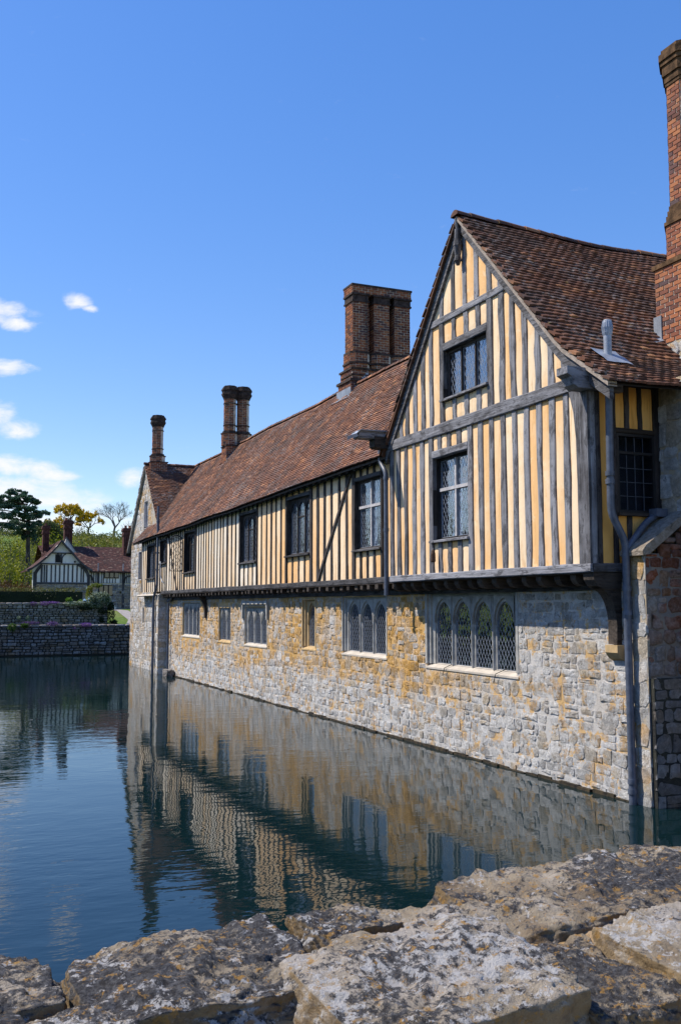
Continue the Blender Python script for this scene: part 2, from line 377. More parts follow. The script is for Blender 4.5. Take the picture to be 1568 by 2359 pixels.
TVD = m_timber('dark_oak_upright', 'z', light=(0.085, 0.072, 0.068), dark=(0.014, 0.012, 0.012)); THD = m_timber('dark_oak_rail', 'y', light=(0.13, 0.125, 0.13), dark=(0.022, 0.02, 0.02)); TXD = m_timber('dark_oak_cross', 'x', light=(0.09, 0.07, 0.055), dark=(0.02, 0.015, 0.012))
PLASTER = m_plaster('ochre_limewash'); PLASTER_P = m_plaster('pale_limewash', a=(0.80, 0.58, 0.36), b=(0.82, 0.72, 0.58), c=(0.82, 0.52, 0.24))
PLASTER_S = m_plaster('deep_ochre_limewash', a=(0.82, 0.40, 0.09), b=(0.86, 0.50, 0.16), c=(0.7, 0.3, 0.06))
TILE = m_tile('clay_tile', 1.3, 0.65); TILE_B = m_tile('dark_clay_tile', 1.0, 0.6)
SOOT = m_plain('sooty_brick_course', (0.062, 0.046, 0.040), 0.92, 0.55, 9, 0.6, spec=0.15); MBRICK = m_plain('mossy_brick_course', (0.115, 0.066, 0.034), 0.92, 0.6, 7, 0.6, spec=0.15)
BRICK = m_brick('chimney_brick', 0.85, 0.6); BRICK_R = m_brick('orange_brick', 1.2, 0.25)
BRICK_D = m_plain('dark_red_brick', (0.085, 0.035, 0.030), 0.9, 0.5, 5, 0.5, spec=0.2)
BMORT = m_plain('brick_mortar', (0.55, 0.48, 0.39), 0.95, 0.35, 6, 0.5, spec=0.1)
LEAD = m_plain('lead', (0.30, 0.33, 0.38), 0.5, 0.25, 5, 0.25, metal=0.25)
PIPE = m_plain('painted_iron_pipe', (0.085, 0.10, 0.135), 0.42, 0.3, 9, 0.2, spec=0.5)
CAME = m_plain('lead_came', (0.26, 0.29, 0.34), 0.5, 0.2, 20, 0, metal=0.2)
IRON = m_plain('black_iron', (0.012, 0.012, 0.014), 0.5, 0.2, 9, 0.1)
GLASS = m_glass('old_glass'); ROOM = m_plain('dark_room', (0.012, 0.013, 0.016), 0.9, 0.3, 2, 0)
CURT = m_plain('white_curtain', (0.42, 0.46, 0.52), 0.9, 0.06, 3, 0)
FRAMEW = m_plain('pale_window_frame', (0.46, 0.44, 0.44), 0.7, 0.2, 12, 0.2)
MOSS = m_plain('wet_moss_ledge', (0.042, 0.030, 0.014), 0.7, 0.9, 9, 0.9)
VERGE = m_plain('verge_mortar', (0.34, 0.285, 0.24), 0.95, 0.25, 14, 0.6, spec=0.1)
# ============================================================ shape builders
def FX(x0): return lambda a, z, d: (x0 + d, a, z)          # wall facing -X, a runs along Y, d goes into the wall
def FY(y0): return lambda a, z, d: (a, y0 + d, z)          # wall facing -Y, a runs along X
def nz(x, y=0.0, z=0.0): return noise.noise(Vector((x, y, z)))

def poly_part(name, mp, poly, d0, d1, mat, parent, **k):
    n = len(poly)
    vs = [mp(p[0], p[1], d0) for p in poly] + [mp(p[0], p[1], d1) for p in poly]
    fs = [tuple(range(n)), tuple(range(2 * n - 1, n - 1, -1))] + [(i, n + i, n + (i + 1) % n, (i + 1) % n) for i in range(n)]
    return part(name, vs, fs, mat, parent, rnd=[rng.random()] * len(vs), **k)

def stud(mp, al, ar, z0, zl, zr, mat, parent, d0=0.0, d1=0.08, wob=0.007, name='stud', shift=0.0):
    """upright timber with hand-hewn, slightly wavering edges"""
    n = 6; vs = []; fs = []; sd = rng.random() * 50; e = 0.012
    for k in range(n + 1):
        t = k / n
        l = al + shift * (t - 0.5) + nz(sd, t * 3.0) * wob * 2; r = ar + shift * (t - 0.5) + nz(sd + 9, t * 3.0) * wob * 2
        zL = z0 + (zl - z0) * t; zR = z0 + (zr - z0) * t
        s = 1 if ar > al else -1
        vs += [mp(l, zL, d1), mp(l, zL, d0 + e * 0.7), mp(l + s * e, zL, d0), mp(r - s * e, zR, d0), mp(r, zR, d0 + e * 0.7), mp(r, zR, d1)]
    for k in range(n):
        for j in range(5): fs.append((k * 6 + j, k * 6 + j + 1, (k + 1) * 6 + j + 1, (k + 1) * 6 + j))
    fs.append(tuple(range(5, -1, -1))); fs.append(tuple(n * 6 + j for j in range(6)))
    return part(name, vs, fs, mat, parent, rnd=[rng.random()] * len(vs))

def rail(mp, a0, a1, z0, z1, mat, parent, d0=-0.012, d1=0.09, name='rail', wob=0.008, z0b=None, z1b=None):
    """level timber with wavering edges"""
    n = max(4, int(abs(a1 - a0) / 0.6)); vs = []; fs = []; sd = rng.random() * 50; e = 0.014
    z0b = z0 if z0b is None else z0b; z1b = z1 if z1b is None else z1b
    for k in range(n + 1):
        t = k / n; a = a0 + (a1 - a0) * t
        lo = z0 + (z0b - z0) * t + nz(sd, a * 1.3) * wob * 2; hi = z1 + (z1b - z1) * t + nz(sd + 7, a * 1.3) * wob * 2
        vs += [mp(a, lo, d1), mp(a, lo, d0 + e * 0.7), mp(a, lo + e, d0), mp(a, hi - e, d0), mp(a, hi, d0 + e * 0.7), mp(a, hi, d1)]
    for k in range(n):
        for j in range(6): fs.append((k * 6 + j, k * 6 + (j + 1) % 6, (k + 1) * 6 + (j + 1) % 6, (k + 1) * 6 + j))
    fs.append(tuple(range(5, -1, -1))); fs.append(tuple(n * 6 + j for j in range(6)))
    return part(name, vs, fs, mat, parent, rnd=[rng.random()] * len(vs))

def panel(mp, l, r, z0, top, mat, parent, d=0.016, dead=None):
    """one plaster infill panel, slightly pillowed between the studs"""
    nx, nzv = 3, 6; vs = []; fs = []; sd = rng.random() * 90
    if min(top(l), top(r)) < z0 + 0.02 and max(top(l), top(r)) < z0 + 0.06: return
    for i in range(nx + 1):
        a = l + (r - l) * i / nx; zt = max(top(a), z0 + 0.001)
        for k in range(nzv + 1):
            t = k / nzv; edge = (i in (0, nx)) or (k in (0, nzv))
            vs.append(mp(a, z0 + (zt - z0) * t, d + (0.012 if edge else 0.0) + nz(sd, a * 2, t * 3) * 0.006))
    for i in range(nx):
        for k in range(nzv):
            q = i * (nzv + 1) + k; fs.append((q, q + nzv + 1, q + nzv + 2, q + 1))
    ring = [i * (nzv + 1) for i in range(nx + 1)] + [nx * (nzv + 1) + k for k in range(1, nzv + 1)] + [i * (nzv + 1) + nzv for i in range(nx - 1, -1, -1)] + [k for k in range(nzv - 1, 0, -1)]
    b = len(vs)
    n = len(ring)
    cx = np.array(mp(0, 0, 0.05)) - np.array(mp(0, 0, 0))
    vs += [tuple(np.array(vs[i]) + cx) for i in ring]
    for i in range(n): fs.append((ring[i], ring[(i + 1) % n], b + (i + 1) % n, b + i))
    part('plaster_panel', vs, fs, mat, parent, rnd=[rng.random()] * len(vs), smooth=40)

def framed(mp, a0, a1, z0, top, studs, tim, plas, parent, wob=0.007, shift=0.0, d0=0.0):
    """studs with plaster between them from a0 to a1; top is a height or a function of a"""
    tf = top if callable(top) else (lambda a: top)
    if a0 > a1: a0, a1 = a1, a0
    st = sorted([tuple(sorted(s)) for s in studs]); prev = a0
    for l, r in st + [(a1, a1)]:
        if l - prev > 0.03: panel(mp, prev - 0.006, l + 0.006, z0, tf, plas, parent)
        if r > l and max(tf(l), tf(r)) > z0 + 0.03: stud(mp, l, r, z0, max(tf(l), z0 + .01), max(tf(r), z0 + .01), tim, parent, wob=wob, shift=shift * rng.uniform(-1, 1), d0=d0)
        prev = r

def clip_poly(poly, a0, a1, z0, z1):
    for ax, lim, sg in ((0, a0, 1), (0, a1, -1), (1, z0, 1), (1, z1, -1)):
        out = []
        for i in range(len(poly)):
            p, q = poly[i], poly[(i + 1) % len(poly)]
            ip, iq = sg * (p[ax] - lim) >= 0, sg * (q[ax] - lim) >= 0
            if ip: out.append(p)
            if ip != iq:
                t = (lim - p[ax]) / (q[ax] - p[ax]); out.append((p[0] + (q[0] - p[0]) * t, p[1] + (q[1] - p[1]) * t))
        poly = out
        if len(poly) < 3: return []
    return poly

def leaded(PN, mp, a0, a1, z0, z1, d, parent, cw=0.10, ch=0.165, tilt=0.012, cw_w=0.0046):
    """diamond quarries, each its own pane, and the lead cames between them"""
    if a0 > a1: a0, a1 = a1, a0
    ni = int((a1 - a0) / cw) + 3; nj = int((z1 - z0) / ch) + 3
    ac = (a0 + a1) / 2; zc = (z0 + z1) / 2
    for i in range(-ni, ni + 1):
        for j in range(-nj, nj + 1):
            for o in (0.0, 0.5):
                c = (ac + (i + o) * cw, zc + (j + o) * ch)
                if c[0] < a0 - cw or c[0] > a1 + cw or c[1] < z0 - ch or c[1] > z1 + ch: continue
                p = clip_poly([(c[0] - cw / 2, c[1]), (c[0], c[1] - ch / 2), (c[0] + cw / 2, c[1]), (c[0], c[1] + ch / 2)], a0, a1, z0, z1)
                if len(p) < 3: continue
                ar = 0.5 * abs(sum(p[k][0] * p[(k + 1) % len(p)][1] - p[(k + 1) % len(p)][0] * p[k][1] for k in range(len(p))))
                if ar < 0.0006: continue
                ta, tz = rng.gauss(0, tilt), rng.gauss(0, tilt)
                PN.add([mp(q[0], q[1], d + (q[0] - c[0]) * ta + (q[1] - c[1]) * tz) for q in p], [tuple(range(len(p)))], parent)
    g = G(); L = math.hypot(cw, ch); ux, uz = cw / L, ch / L; w = cw_w
    for sg in (1, -1):
        k = -40
        while k < 41:
            # line through (ac + k*cw/2... , zc) with direction (sg*ux, uz); lines spaced so they bound the diamonds
            b = ac + (k + 0.5) * cw
            p = (b, zc); T = []
            lo, hi = -9.0, 9.0
            for comp, lim0, lim1, org in ((sg * ux, a0, a1, p[0]), (uz, z0, z1, p[1])):
                t0, t1 = (lim0 - org) / comp, (lim1 - org) / comp
                if t0 > t1: t0, t1 = t1, t0
                lo, hi = max(lo, t0), min(hi, t1)
            if hi - lo > 0.02:
                A = (p[0] + sg * ux * lo, p[1] + uz * lo); B = (p[0] + sg * ux * hi, p[1] + uz * hi)
                nx_, nz_ = -uz, sg * ux
                vs = []
                for q in (A, B):
                    for s_, dd in ((-w, 0.0025), (w, 0.0025), (w * 0.7, -0.0025), (-w * 0.7, -0.0025)):
                        vs.append(mp(q[0] + nx_ * s_, q[1] + nz_ * s_, d + dd))
                g.add(vs, [(0, 1, 5, 4), (1, 2, 6, 5), (2, 3, 7, 6), (3, 0, 4, 7)])
            k += 1
    g.build('lead_lattice', CAME, parent)
    f = G(); e = 0.012
    for (p0, p1, q0, q1) in ((a0 - e, a0 + e, z0, z1), (a1 - e, a1 + e, z0, z1), (a0 + e, a1 - e, z0 - e, z0 + e), (a0 + e, a1 - e, z1 - e, z1 + e)):
        vs = [mp(a, z, dd) for dd in (d - 0.012, d + 0.012) for a, z in ((p0, q0), (p1, q0), (p1, q1), (p0, q1))]
        f.add(vs, [(0, 1, 2, 3), (4, 7, 6, 5), (0, 4, 5, 1), (1, 5, 6, 2), (2, 6, 7, 3), (3, 7, 4, 0)])
    f.build('glazing_bar', IRON if rng.random() < 0.3 else CAME, parent)

def mbox(g, mp, a0, a1, z0, z1, d0, d1, r=0.0):
    vs = [mp(a, z, d) for d in (d0, d1) for a, z in ((a0, z0), (a1, z0), (a1, z1), (a0, z1))]
    g.add(vs, [(0, 1, 2, 3), (4, 7, 6, 5), (0, 4, 5, 1), (1, 5, 6, 2), (2, 6, 7, 3), (3, 7, 4, 0)], r); return g

def arch_pts(a0, a1, zs, za, n=7, point=0.75):
    am = (a0 + a1) / 2; L = []
    for k in range(n + 1):
        t = k / n
        L.append((a0 + (am - a0) * (1 - math.cos(t * math.pi / 2)) ** 1.05, zs + (za - zs) * (point * math.sin(t * math.pi / 2) + (1 - point) * t)))
    return L + [(a1 + a0 - p[0], p[1]) for p in reversed(L[:-1])]

def head_plate(g, mp, a0, a1, zs, za, zt, d0, d1, point=0.75):
    """solid spandrel over one arched light, with its soffit"""
    P = arch_pts(a0, a1, zs, za, 7, point); n = len(P)
    vs = [mp(p[0], p[1], d0) for p in P] + [mp(p[0], zt, d0) for p in P] + [mp(p[0], p[1], d1) for p in P]
    fs = [(i, i + 1, n + i + 1, n + i) for i in range(n - 1)] + [(i, 2 * n + i, 2 * n + i + 1, i + 1) for i in range(n - 1)]
    g.add(vs, fs)

def reveal(mp, a0, a1, z0, z1, d0, d1, mat, parent, name='reveal'):
    g = G(); c = [(a0, z0), (a1, z0), (a1, z1), (a0, z1)]
    g.add([mp(a, z, d0) for a, z in c] + [mp(a, z, d1) for a, z in c], [(i, (i + 1) % 4, 4 + (i + 1) % 4, 4 + i) for i in range(4)])
    return g.build(name, mat, parent)

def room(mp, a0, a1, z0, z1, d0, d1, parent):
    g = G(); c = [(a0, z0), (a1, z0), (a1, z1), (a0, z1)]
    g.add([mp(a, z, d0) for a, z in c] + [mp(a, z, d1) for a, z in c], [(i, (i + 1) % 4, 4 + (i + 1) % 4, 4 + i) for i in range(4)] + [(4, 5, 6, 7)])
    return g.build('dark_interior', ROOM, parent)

def curtain(mp, a0, a1, z0, z1, d, parent):
    vs = []; fs = []; n = 24; sd = rng.random() * 30
    for i in range(n + 1):
        a = a0 + (a1 - a0) * i / n
        for z, k in ((z0, 1.0), ((z0 + z1) / 2, 0.8), (z1, 0.5)):
            vs.append(mp(a, z, d + 0.035 * k * math.sin(i * 1.9 + nz(sd, a * 4) * 3)))
    for i in range(n):
        for k in range(2): q = i * 3 + k; fs.append((q, q + 3, q + 4, q + 1))
    part('curtain', vs, fs, CURT, parent, smooth=True)

def timber_window(T, PN, mp, a0, a1, z0, z1, n, style, tim, bar, sillmat, rec=0.13, cw=0.10, ch=0.165, curt=None, sill_out=0.07, transom=0.62, open_first=False):
    """framed, leaded window; the frame is the part, mullions, panes and the rest its sub-parts"""
    if a0 > a1: a0, a1 = a1, a0
    fr = 0.05
    g = G()
    for q in ((a0, a0 + fr, z0, z1), (a1 - fr, a1, z0, z1), (a0 + fr, a1 - fr, z0, z0 + fr), (a0 + fr, a1 - fr, z1 - fr, z1)): mbox(g, mp, *q, rec - 0.03, rec + 0.05)
    w = g.build('window', tim, T)
    reveal(mp, a0, a1, z0, z1, 0.0, rec - 0.03, tim, w)
    room(mp, a0, a1, z0, z1, rec + 0.05, rec + 0.9, w)
    i0, i1, k0, k1 = a0 + fr, a1 - fr, z0 + fr, z1 - fr
    mw = 0.055 if style != 'plain' else 0.035
    lw = (i1 - i0 - mw * (n - 1)) / n
    rows = [(k0, k1)]
    if style == 'transom':
        zt = k0 + (k1 - k0) * transom; rows = [(k0, zt - 0.03), (zt + 0.03, k1)]
        gg = G(); mbox(gg, mp, i0, i1, zt - 0.03, zt + 0.03, rec - 0.045, rec + 0.035); gg.build('transom', bar, w)
    for i in range(n):
        l = i0 + i * (lw + mw); r = l + lw
        if i < n - 1:
            gg = G(); mbox(gg, mp, r, r + mw, k0, k1, rec - 0.04, rec + 0.03); gg.build('mullion', bar, w)
        for (b, t) in rows:
            if style == 'gothic':
                gg = G(); head_plate(gg, mp, l, r, t - lw * 0.75, t - 0.05, t, rec - 0.025, rec + 0.02, 0.7); gg.build('arched_head', bar, w)
                if i == n // 2 and n == 3:
                    gg = G(); mbox(gg, mp, l, r, t - lw * 0.95, t - lw * 0.95 + 0.03, rec - 0.02, rec + 0.012); gg.build('glazing_rail', bar, w)
            if open_first and i == n - 1: continue
            leaded(PN, mp, l, r, b, t, rec + 0.006, w, cw, ch)
    if curt:
        for f0, f1 in curt: curtain(mp, i0 + (i1 - i0) * f0, i0 + (i1 - i0) * f1, k0, k1, rec + 0.22, w)
    # weathered sill
    so_ = 0.06
    vs = [mp(a0 - so_, z0 - 0.05, -sill_out), mp(a1 + so_, z0 - 0.05, -sill_out), mp(a1 + so_, z0 - 0.05, 0.0), mp(a0 - so_, z0 - 0.05, 0.0),
          mp(a0 - so_, z0 - 0.012, -sill_out), mp(a1 + so_, z0 - 0.012, -sill_out), mp(a1, z0 + 0.03, rec), mp(a0, z0 + 0.03, rec)]
    part('sill', vs, [(0, 1, 2, 3), (0, 4, 5, 1), (4, 7, 6, 5), (0, 3, 7, 4), (1, 5, 6, 2)], sillmat, w, rnd=[rng.random()] * 8)
    return w

def stone_window(T, PN, mp, a0, a1, z0, z1, n, mat, sillmat, side=0.14, head=0.12, sillh=0.1, mw=0.10, rec=0.2, cw=0.105, ch=0.17, lancet=False, hood=False, pro=0.09):
    if a0 > a1: a0, a1 = a1, a0
    i0, i1, k0, k1 = a0 + side, a1 - side, z0 + sillh, z1 - head
    g = G()                                                      # moulded surround in three stepped rings
    rings = [(0.0, -0.012), (0.30, -0.012), (0.34, 0.035), (0.62, 0.04), (0.66, rec - pro * 0.9), (1.0, rec - pro * 0.65)]
    def rect(f): return [(a0 + side * f, z0 + sillh * 0.98), (a0 + side * f, z1 - head * f), (a1 - side * f, z1 - head * f), (a1 - side * f, z0 + sillh * 0.98)]
    vs = []; fs = []
    for f, d in rings: vs += [mp(a, z, d) for a, z in rect(f)]
    for i in range(len(rings) - 1):
        for j in range(3): fs.append((i * 4 + j, i * 4 + j + 1, i * 4 + 4 + j + 1, i * 4 + 4 + j))
    vs += [mp(a, z, 0.05) for a, z in rect(0.0)]; m = len(rings) * 4
    for j in range(3): fs.append((j, m + j, m + j + 1, j + 1))
    c = [(i0, k0), (i1, k0), (i1, k1), (i0, k1)]; b = len(vs)
    vs += [mp(a, z, rec - pro * 0.65) for a, z in c] + [mp(a, z, rec + 0.06) for a, z in c]
    for j in range(4): fs.append((b + j, b + (j + 1) % 4, b + 4 + (j + 1) % 4, b + 4 + j))
    w = part('window', vs, fs, mat, T, rnd=[rng.random()] * len(vs))
    room(mp, i0, i1, k0, k1, rec + 0.06, rec + 0.9, w)
    lw = (i1 - i0 - mw * (n - 1)) / n
    for i in range(n):
        l = i0 + i * (lw + mw); r = l + lw
        if i < n - 1:
            gg = G(); a, b_ = r, r + mw
            vs = [mp(a, z, rec + 0.03) for z in (k0, k1)] + [mp(a, z, rec - pro * 0.45) for z in (k0, k1)] + [mp((a * 2 + b_) / 3, z, rec - pro) for z in (k0, k1)] + [mp((a + 2 * b_) / 3, z, rec - pro) for z in (k0, k1)] + [mp(b_, z, rec - pro * 0.45) for z in (k0, k1)] + [mp(b_, z, rec + 0.03) for z in (k0, k1)]
            gg.add(vs, [(2 * q, 2 * q + 1, 2 * q + 3, 2 * q + 2) for q in range(5)]); gg.build('mullion', mat, w)
        gg = G(); rise = lw * (1.0 if lancet else 0.72)
        head_plate(gg, mp, l, r, k1 - rise - 0.03, k1 - 0.03, k1, rec - pro * 0.95, rec - pro * 0.45, 0.75)
        s_ = lw * 0.05; head_plate(gg, mp, l + s_, r - s_, k1 - rise - 0.05, k1 - 0.05 - s_ * 1.3, k1, rec - pro * 0.45, rec + 0.03, 0.7)
        mbox(gg, mp, l, l + s_, k0, k1 - rise - 0.04, rec - pro * 0.3, rec + 0.03); mbox(gg, mp, r - s_, r, k0, k1 - rise - 0.04, rec - pro * 0.3, rec + 0.03)
        gg.build('arched_head', mat, w)
        leaded(PN, mp, l + s_, r - s_, k0, k1 - 0.03, rec, w, cw, ch)
    # sloping sill
    vs = [mp(a0, z0, -0.02), mp(a1, z0, -0.02), mp(a1, z0 + 0.035, -0.02), mp(a0, z0 + 0.035, -0.02), mp(a1 - side * 0.4, k0 + 0.02, rec + 0.01), mp(a0 + side * 0.4, k0 + 0.02, rec + 0.01), mp(a0, z0, 0.1), mp(a1, z0, 0.1)]
    part('sill', vs, [(0, 1, 2, 3), (3, 2, 4, 5), (0, 6, 7, 1), (0, 3, 5, 6), (1, 7, 4, 2)], sillmat, w, rnd=[rng.random()] * 8)
    if hood:
        gg = G()
        mbox(gg, mp, a0 - 0.14, a1 + 0.10, z1 + 0.03, z1 + 0.13, -0.085, 0.03); mbox(gg, mp, a0 - 0.14, a0 - 0.04, z1 - 0.42, z1 + 0.03, -0.075, 0.03); mbox(gg, mp, a1 + 0.0, a1 + 0.10, z1 - 0.42, z1 + 0.03, -0.075, 0.03)
        gg.build('hood_mould', mat, w)
    return w

def stone_shape(mp, a, z, w, h, proud, jit=0.10):
    c = min(w, h) * rng.uniform(0.05, 0.32); hw, hh = w / 2, h / 2
    o = [(-hw + c, -hh), (0.0, -hh), (hw - c, -hh), (hw, -hh + c), (hw, hh - c), (hw - c, hh), (0.0, hh), (-hw + c, hh), (-hw, hh - c), (-hw, -hh + c)]
    j = jit * min(w, h); o = [(p[0] + rng.uniform(-j, j), p[1] + rng.uniform(-j, j)) for p in o]
    n = len(o); vs = [mp(a + p[0], z + p[1], 0.02) for p in o]
    pr = proud * rng.uniform(0.25, 1.5)
    ta, tz = rng.uniform(-0.05, 0.05), rng.uniform(-0.05, 0.05)
    ins = max(0.80, 1 - 0.016 / max(0.03, min(w, h)))
    vs += [mp(a + p[0] * ins, z + p[1] * ins, -pr * rng.uniform(0.5, 1.0) + p[0] * ta + p[1] * tz) for p in o]
    vs += [mp(a + p[0] * 0.6, z + p[1] * 0.6, -pr * rng.uniform(0.6, 1.5) + p[0] * ta + p[1] * tz) for p in o]
    vs.append(mp(a + rng.uniform(-.15, .15) * w, z + rng.uniform(-.15, .15) * h, -pr * rng.uniform(0.6, 1.6)))
    fs = []
    for i in range(n):
        k = (i + 1) % n
        fs += [(i, k, n + k, n + i), (n + i, n + k, 2 * n + k, 2 * n + i), (2 * n + i, 2 * n + k, 3 * n)]
    return vs, fs

def rubble(P, parent, mp, a0, a1, z0, z1, holes=(), hr=(0.10, 0.24), wr=(0.13, 0.40), proud=0.012, gap=0.005, top=None, left=None, wav=0.03, split=0.25):
    z = z0
    while z < z1 - 0.05:
        h = rng.uniform(*hr)
        if z1 - (z + h) < hr[0] * 0.7: h = z1 - z
        a = a0 + rng.uniform(-0.1, 0)
        while a < a1 - 0.04:
            w = rng.uniform(*wr) * (1.35 if rng.random() < 0.08 else 1.0); l, r = max(a, a0), min(a + w, a1); a += w
            zz, hh = z, h
            if r - l < 0.05: continue
            segs = [(l, r)]
            for (b0, b1, c0, c1) in holes:
                if b0 > b1: b0, b1 = b1, b0
                ov = min(zz + hh, c1) - max(zz, c0)
                if ov <= 0.0: continue
                if r <= b0 or l >= b1: continue
                if ov < 0.35 * hh and l > b0 - 0.3 and r < b1 + 0.3:
                    if zz < c0: hh = c0 - zz
                    else: hh = zz + hh - c1; zz = c1
                    continue
                ns = []
                for p, q in segs:
                    if q <= b0 or p >= b1: ns.append((p, q)); continue
                    if b0 - p > 0.05: ns.append((p, b0))
                    if q - b1 > 0.05: ns.append((b1, q))
                segs = ns
            for p, q in segs:
                rows = [(zz, hh)]
                if hh > 0.17 and rng.random() < split:
                    f = rng.uniform(0.35, 0.65); rows = [(zz, hh * f), (zz + hh * f, hh * (1 - f))]
                for zb, hb in rows:
                    cm = (p + q) / 2
                    if top is not None:
                        lim = min(top(p), top(q))
                        if zb + 0.04 > lim: continue
                        if zb + hb > lim: hb = lim - zb
                    if hb < 0.035: continue
                    wv = wav * nz(cm * 0.5, zb * 1.5, 3.3) if (zb > z0 + 0.05 and zb + hb < z1 - 0.08) else 0
                    P.add(*stone_shape(mp, cm, zb + hb / 2 + wv, q - p - gap, hb - gap, proud), parent)
        z += h

def wall_sheet(mp, a0, a1, z0, z1, holes, mat, parent, name='mortar_wall', depth=0.16, d=0.0):
    A = sorted({a0, a1} | {min(max(x, a0), a1) for h in holes for x in h[:2]}); Zs = sorted({z0, z1} | {min(max(x, z0), z1) for h in holes for x in h[2:]})
    g = G()
    for i in range(len(A) - 1):
        for k in range(len(Zs) - 1):
            am, zm = (A[i] + A[i + 1]) / 2, (Zs[k] + Zs[k + 1]) / 2
            if any(min(h[0], h[1]) < am < max(h[0], h[1]) and h[2] < zm < h[3] for h in holes): continue
            g.add([mp(A[i], Zs[k], d), mp(A[i + 1], Zs[k], d), mp(A[i + 1], Zs[k + 1], d), mp(A[i], Zs[k + 1], d)], [(0, 1, 2, 3)])
    for h in holes:
        c = [(h[0], h[2]), (h[1], h[2]), (h[1], h[3]), (h[0], h[3])]
        g.add([mp(a, z, d) for a, z in c] + [mp(a, z, d + depth) for a, z in c], [(i, (i + 1) % 4, 4 + (i + 1) % 4, 4 + i) for i in range(4)])
    return g.build(name, mat, parent)

# ---- roof tiles
def tile_bases(P):
    for k in range(4):
        w, L, t, cam_ = 0.5, 0.5, 0.5, [0.25, 0.45, 0.1, 0.35][k]
        vs = []
        for zt, dz in ((0, 0.0), (1, 1.0)):
            for yy in (-L, L):
                for i, xx in enumerate((-w, 0, w)):
                    vs.append((xx, yy, (dz - 0.5) + (cam_ if i == 1 else 0) * 0.6))
        fs = [(6, 7, 10, 9), (7, 8, 11, 10), (0, 1, 7, 6), (1, 2, 8, 7), (0, 6, 9, 3), (2, 5, 11, 8)]
        P.base('t%d' % k, vs, fs)

def tile_roof(P, parent, surf, La, Lt, gauge=0.105, width=0.168, keep=None, thick=0.026, tl=0.2, lift=0.0, bonus=1.0, tail=0.145):
    """courses of clay tiles laid over surf(a, t); a runs along the eave, t up the slope"""
    n = int(Lt / gauge); e = 0.02
    for r in range(n):
        t = r * gauge; off = 0.5 * width * (r % 2) + rng.uniform(-0.012, 0.012)
        a = -off
        while a < La:
            ac = a + width / 2; a += width
            if ac < 0.02 or ac > La - 0.02: continue
            tt = t + tl * 0.5 - 0.02 + rng.uniform(-0.006, 0.006)
            p = np.array(surf(ac, tt)); pa = np.array(surf(ac + e, tt)); pt = np.array(surf(ac, tt + e))
            if keep is not None and not keep(p): continue
            ua = (pa - p); ua /= np.linalg.norm(ua); ut = (pt - p); ut /= np.linalg.norm(ut)
            nn = np.cross(ua, ut); nn /= np.linalg.norm(nn); nn = nn if nn[2] > 0 else -nn
            tilt = tail + rng.uniform(-0.02, 0.03) + (rng.uniform(0.03, 0.09) if rng.random() < 0.06 else 0)
            ut2 = ut - nn * tilt; ut2 /= np.linalg.norm(ut2); roll = rng.uniform(-0.02, 0.02)
            ua2 = ua + nn * roll + ut * rng.uniform(-0.02, 0.02); ua2 /= np.linalg.norm(ua2)
            n2 = np.cross(ua2, ut2); n2 /= np.linalg.norm(n2); n2 = n2 if n2[2] > 0 else -n2
            M = np.eye(4); M[:3, 0] = ua2 * (width - rng.uniform(0.003, 0.012)); M[:3, 1] = ut2 * tl; M[:3, 2] = n2 * thick * rng.uniform(0.8, 1.2); M[:3, 3] = p + nn * (0.02 + lift)
            P.inst('t%d' % rng.randrange(4), M, parent, width, bonus)

def ridge_tiles(parent, f, La, mat, r=0.12, L=0.30):
    """half-round ridge tiles along f(a)"""
    n = int(La / L); base = None
    for i in range(n):
        p = Vector(f(i * L)); q = Vector(f((i + 1) * L + 0.03)); t = (q - p); ln = t.length; t.normalize(); sd = Vector((0, 0, 1)).cross(t).normalized(); up = t.cross(sd)
        vs = []; rr = [r * rng.uniform(0.97, 1.05), r * 0.92]; dz = rng.uniform(-0.008, 0.008)
        for pp, ra in ((p, rr[0]), (q, rr[1])):
            for k in range(7):
                a = math.pi * k / 6
                vs.append(pp + sd * math.cos(a) * ra + up * (math.sin(a) * ra * 0.85 + dz - 0.02))
        part('ridge_tile', [tuple(v) for v in vs], [(k, k + 1, 8 + k, 7 + k) for k in range(6)] + [tuple(range(7)), tuple(range(13, 6, -1))], mat, parent, rnd=[rng.random()] * 14, smooth=50)

# ---- brickwork
def brick_base(P):
    P.base('b', [(-.5, -.5, -.5), (.5, -.5, -.5), (.5, .5, -.5), (-.5, .5, -.5), (-.46, -.46, .5), (.46, -.46, .5), (.46, .46, .5), (-.46, .46, .5)],
           [(4, 5, 6, 7), (0, 1, 5, 4), (1, 2, 6, 5), (2, 3, 7, 6), (3, 0, 4, 7)])
def off_poly(poly, o):
    cx = sum(p[0] for p in poly) / len(poly); cy = sum(p[1] for p in poly) / len(poly)
    n = len(poly); out = []
    for i in range(n):
        p0, p1, p2 = Vector(poly[i - 1]), Vector(poly[i]), Vector(poly[(i + 1) % n])
        d1 = (p1 - p0).normalized(); d2 = (p2 - p1).normalized(); n1_ = Vector((d1.y, -d1.x)); n2_ = Vector((d2.y, -d2.x))
        b = (n1_ + n2_); k = o / max(0.3, (1 + n1_.dot(n2_)) / 2) ; b.normalize()
        out.append((p1.x + b.x * o / max(0.35, b.dot(n1_)), p1.y + b.y * o / max(0.35, b.dot(n1_))))
    return out
def rectp(x0, x1, y0, y1): return [(x0, y0), (x1, y0), (x1, y1), (x0, y1)]
def octp(cx, cy, ap, n=8, ph=0.5): 
    r = ap / math.cos(math.pi / n); return [(cx + r * math.cos(2 * math.pi * (k + ph) / n), cy + r * math.sin(2 * math.pi * (k + ph) / n)) for k in range(n)]
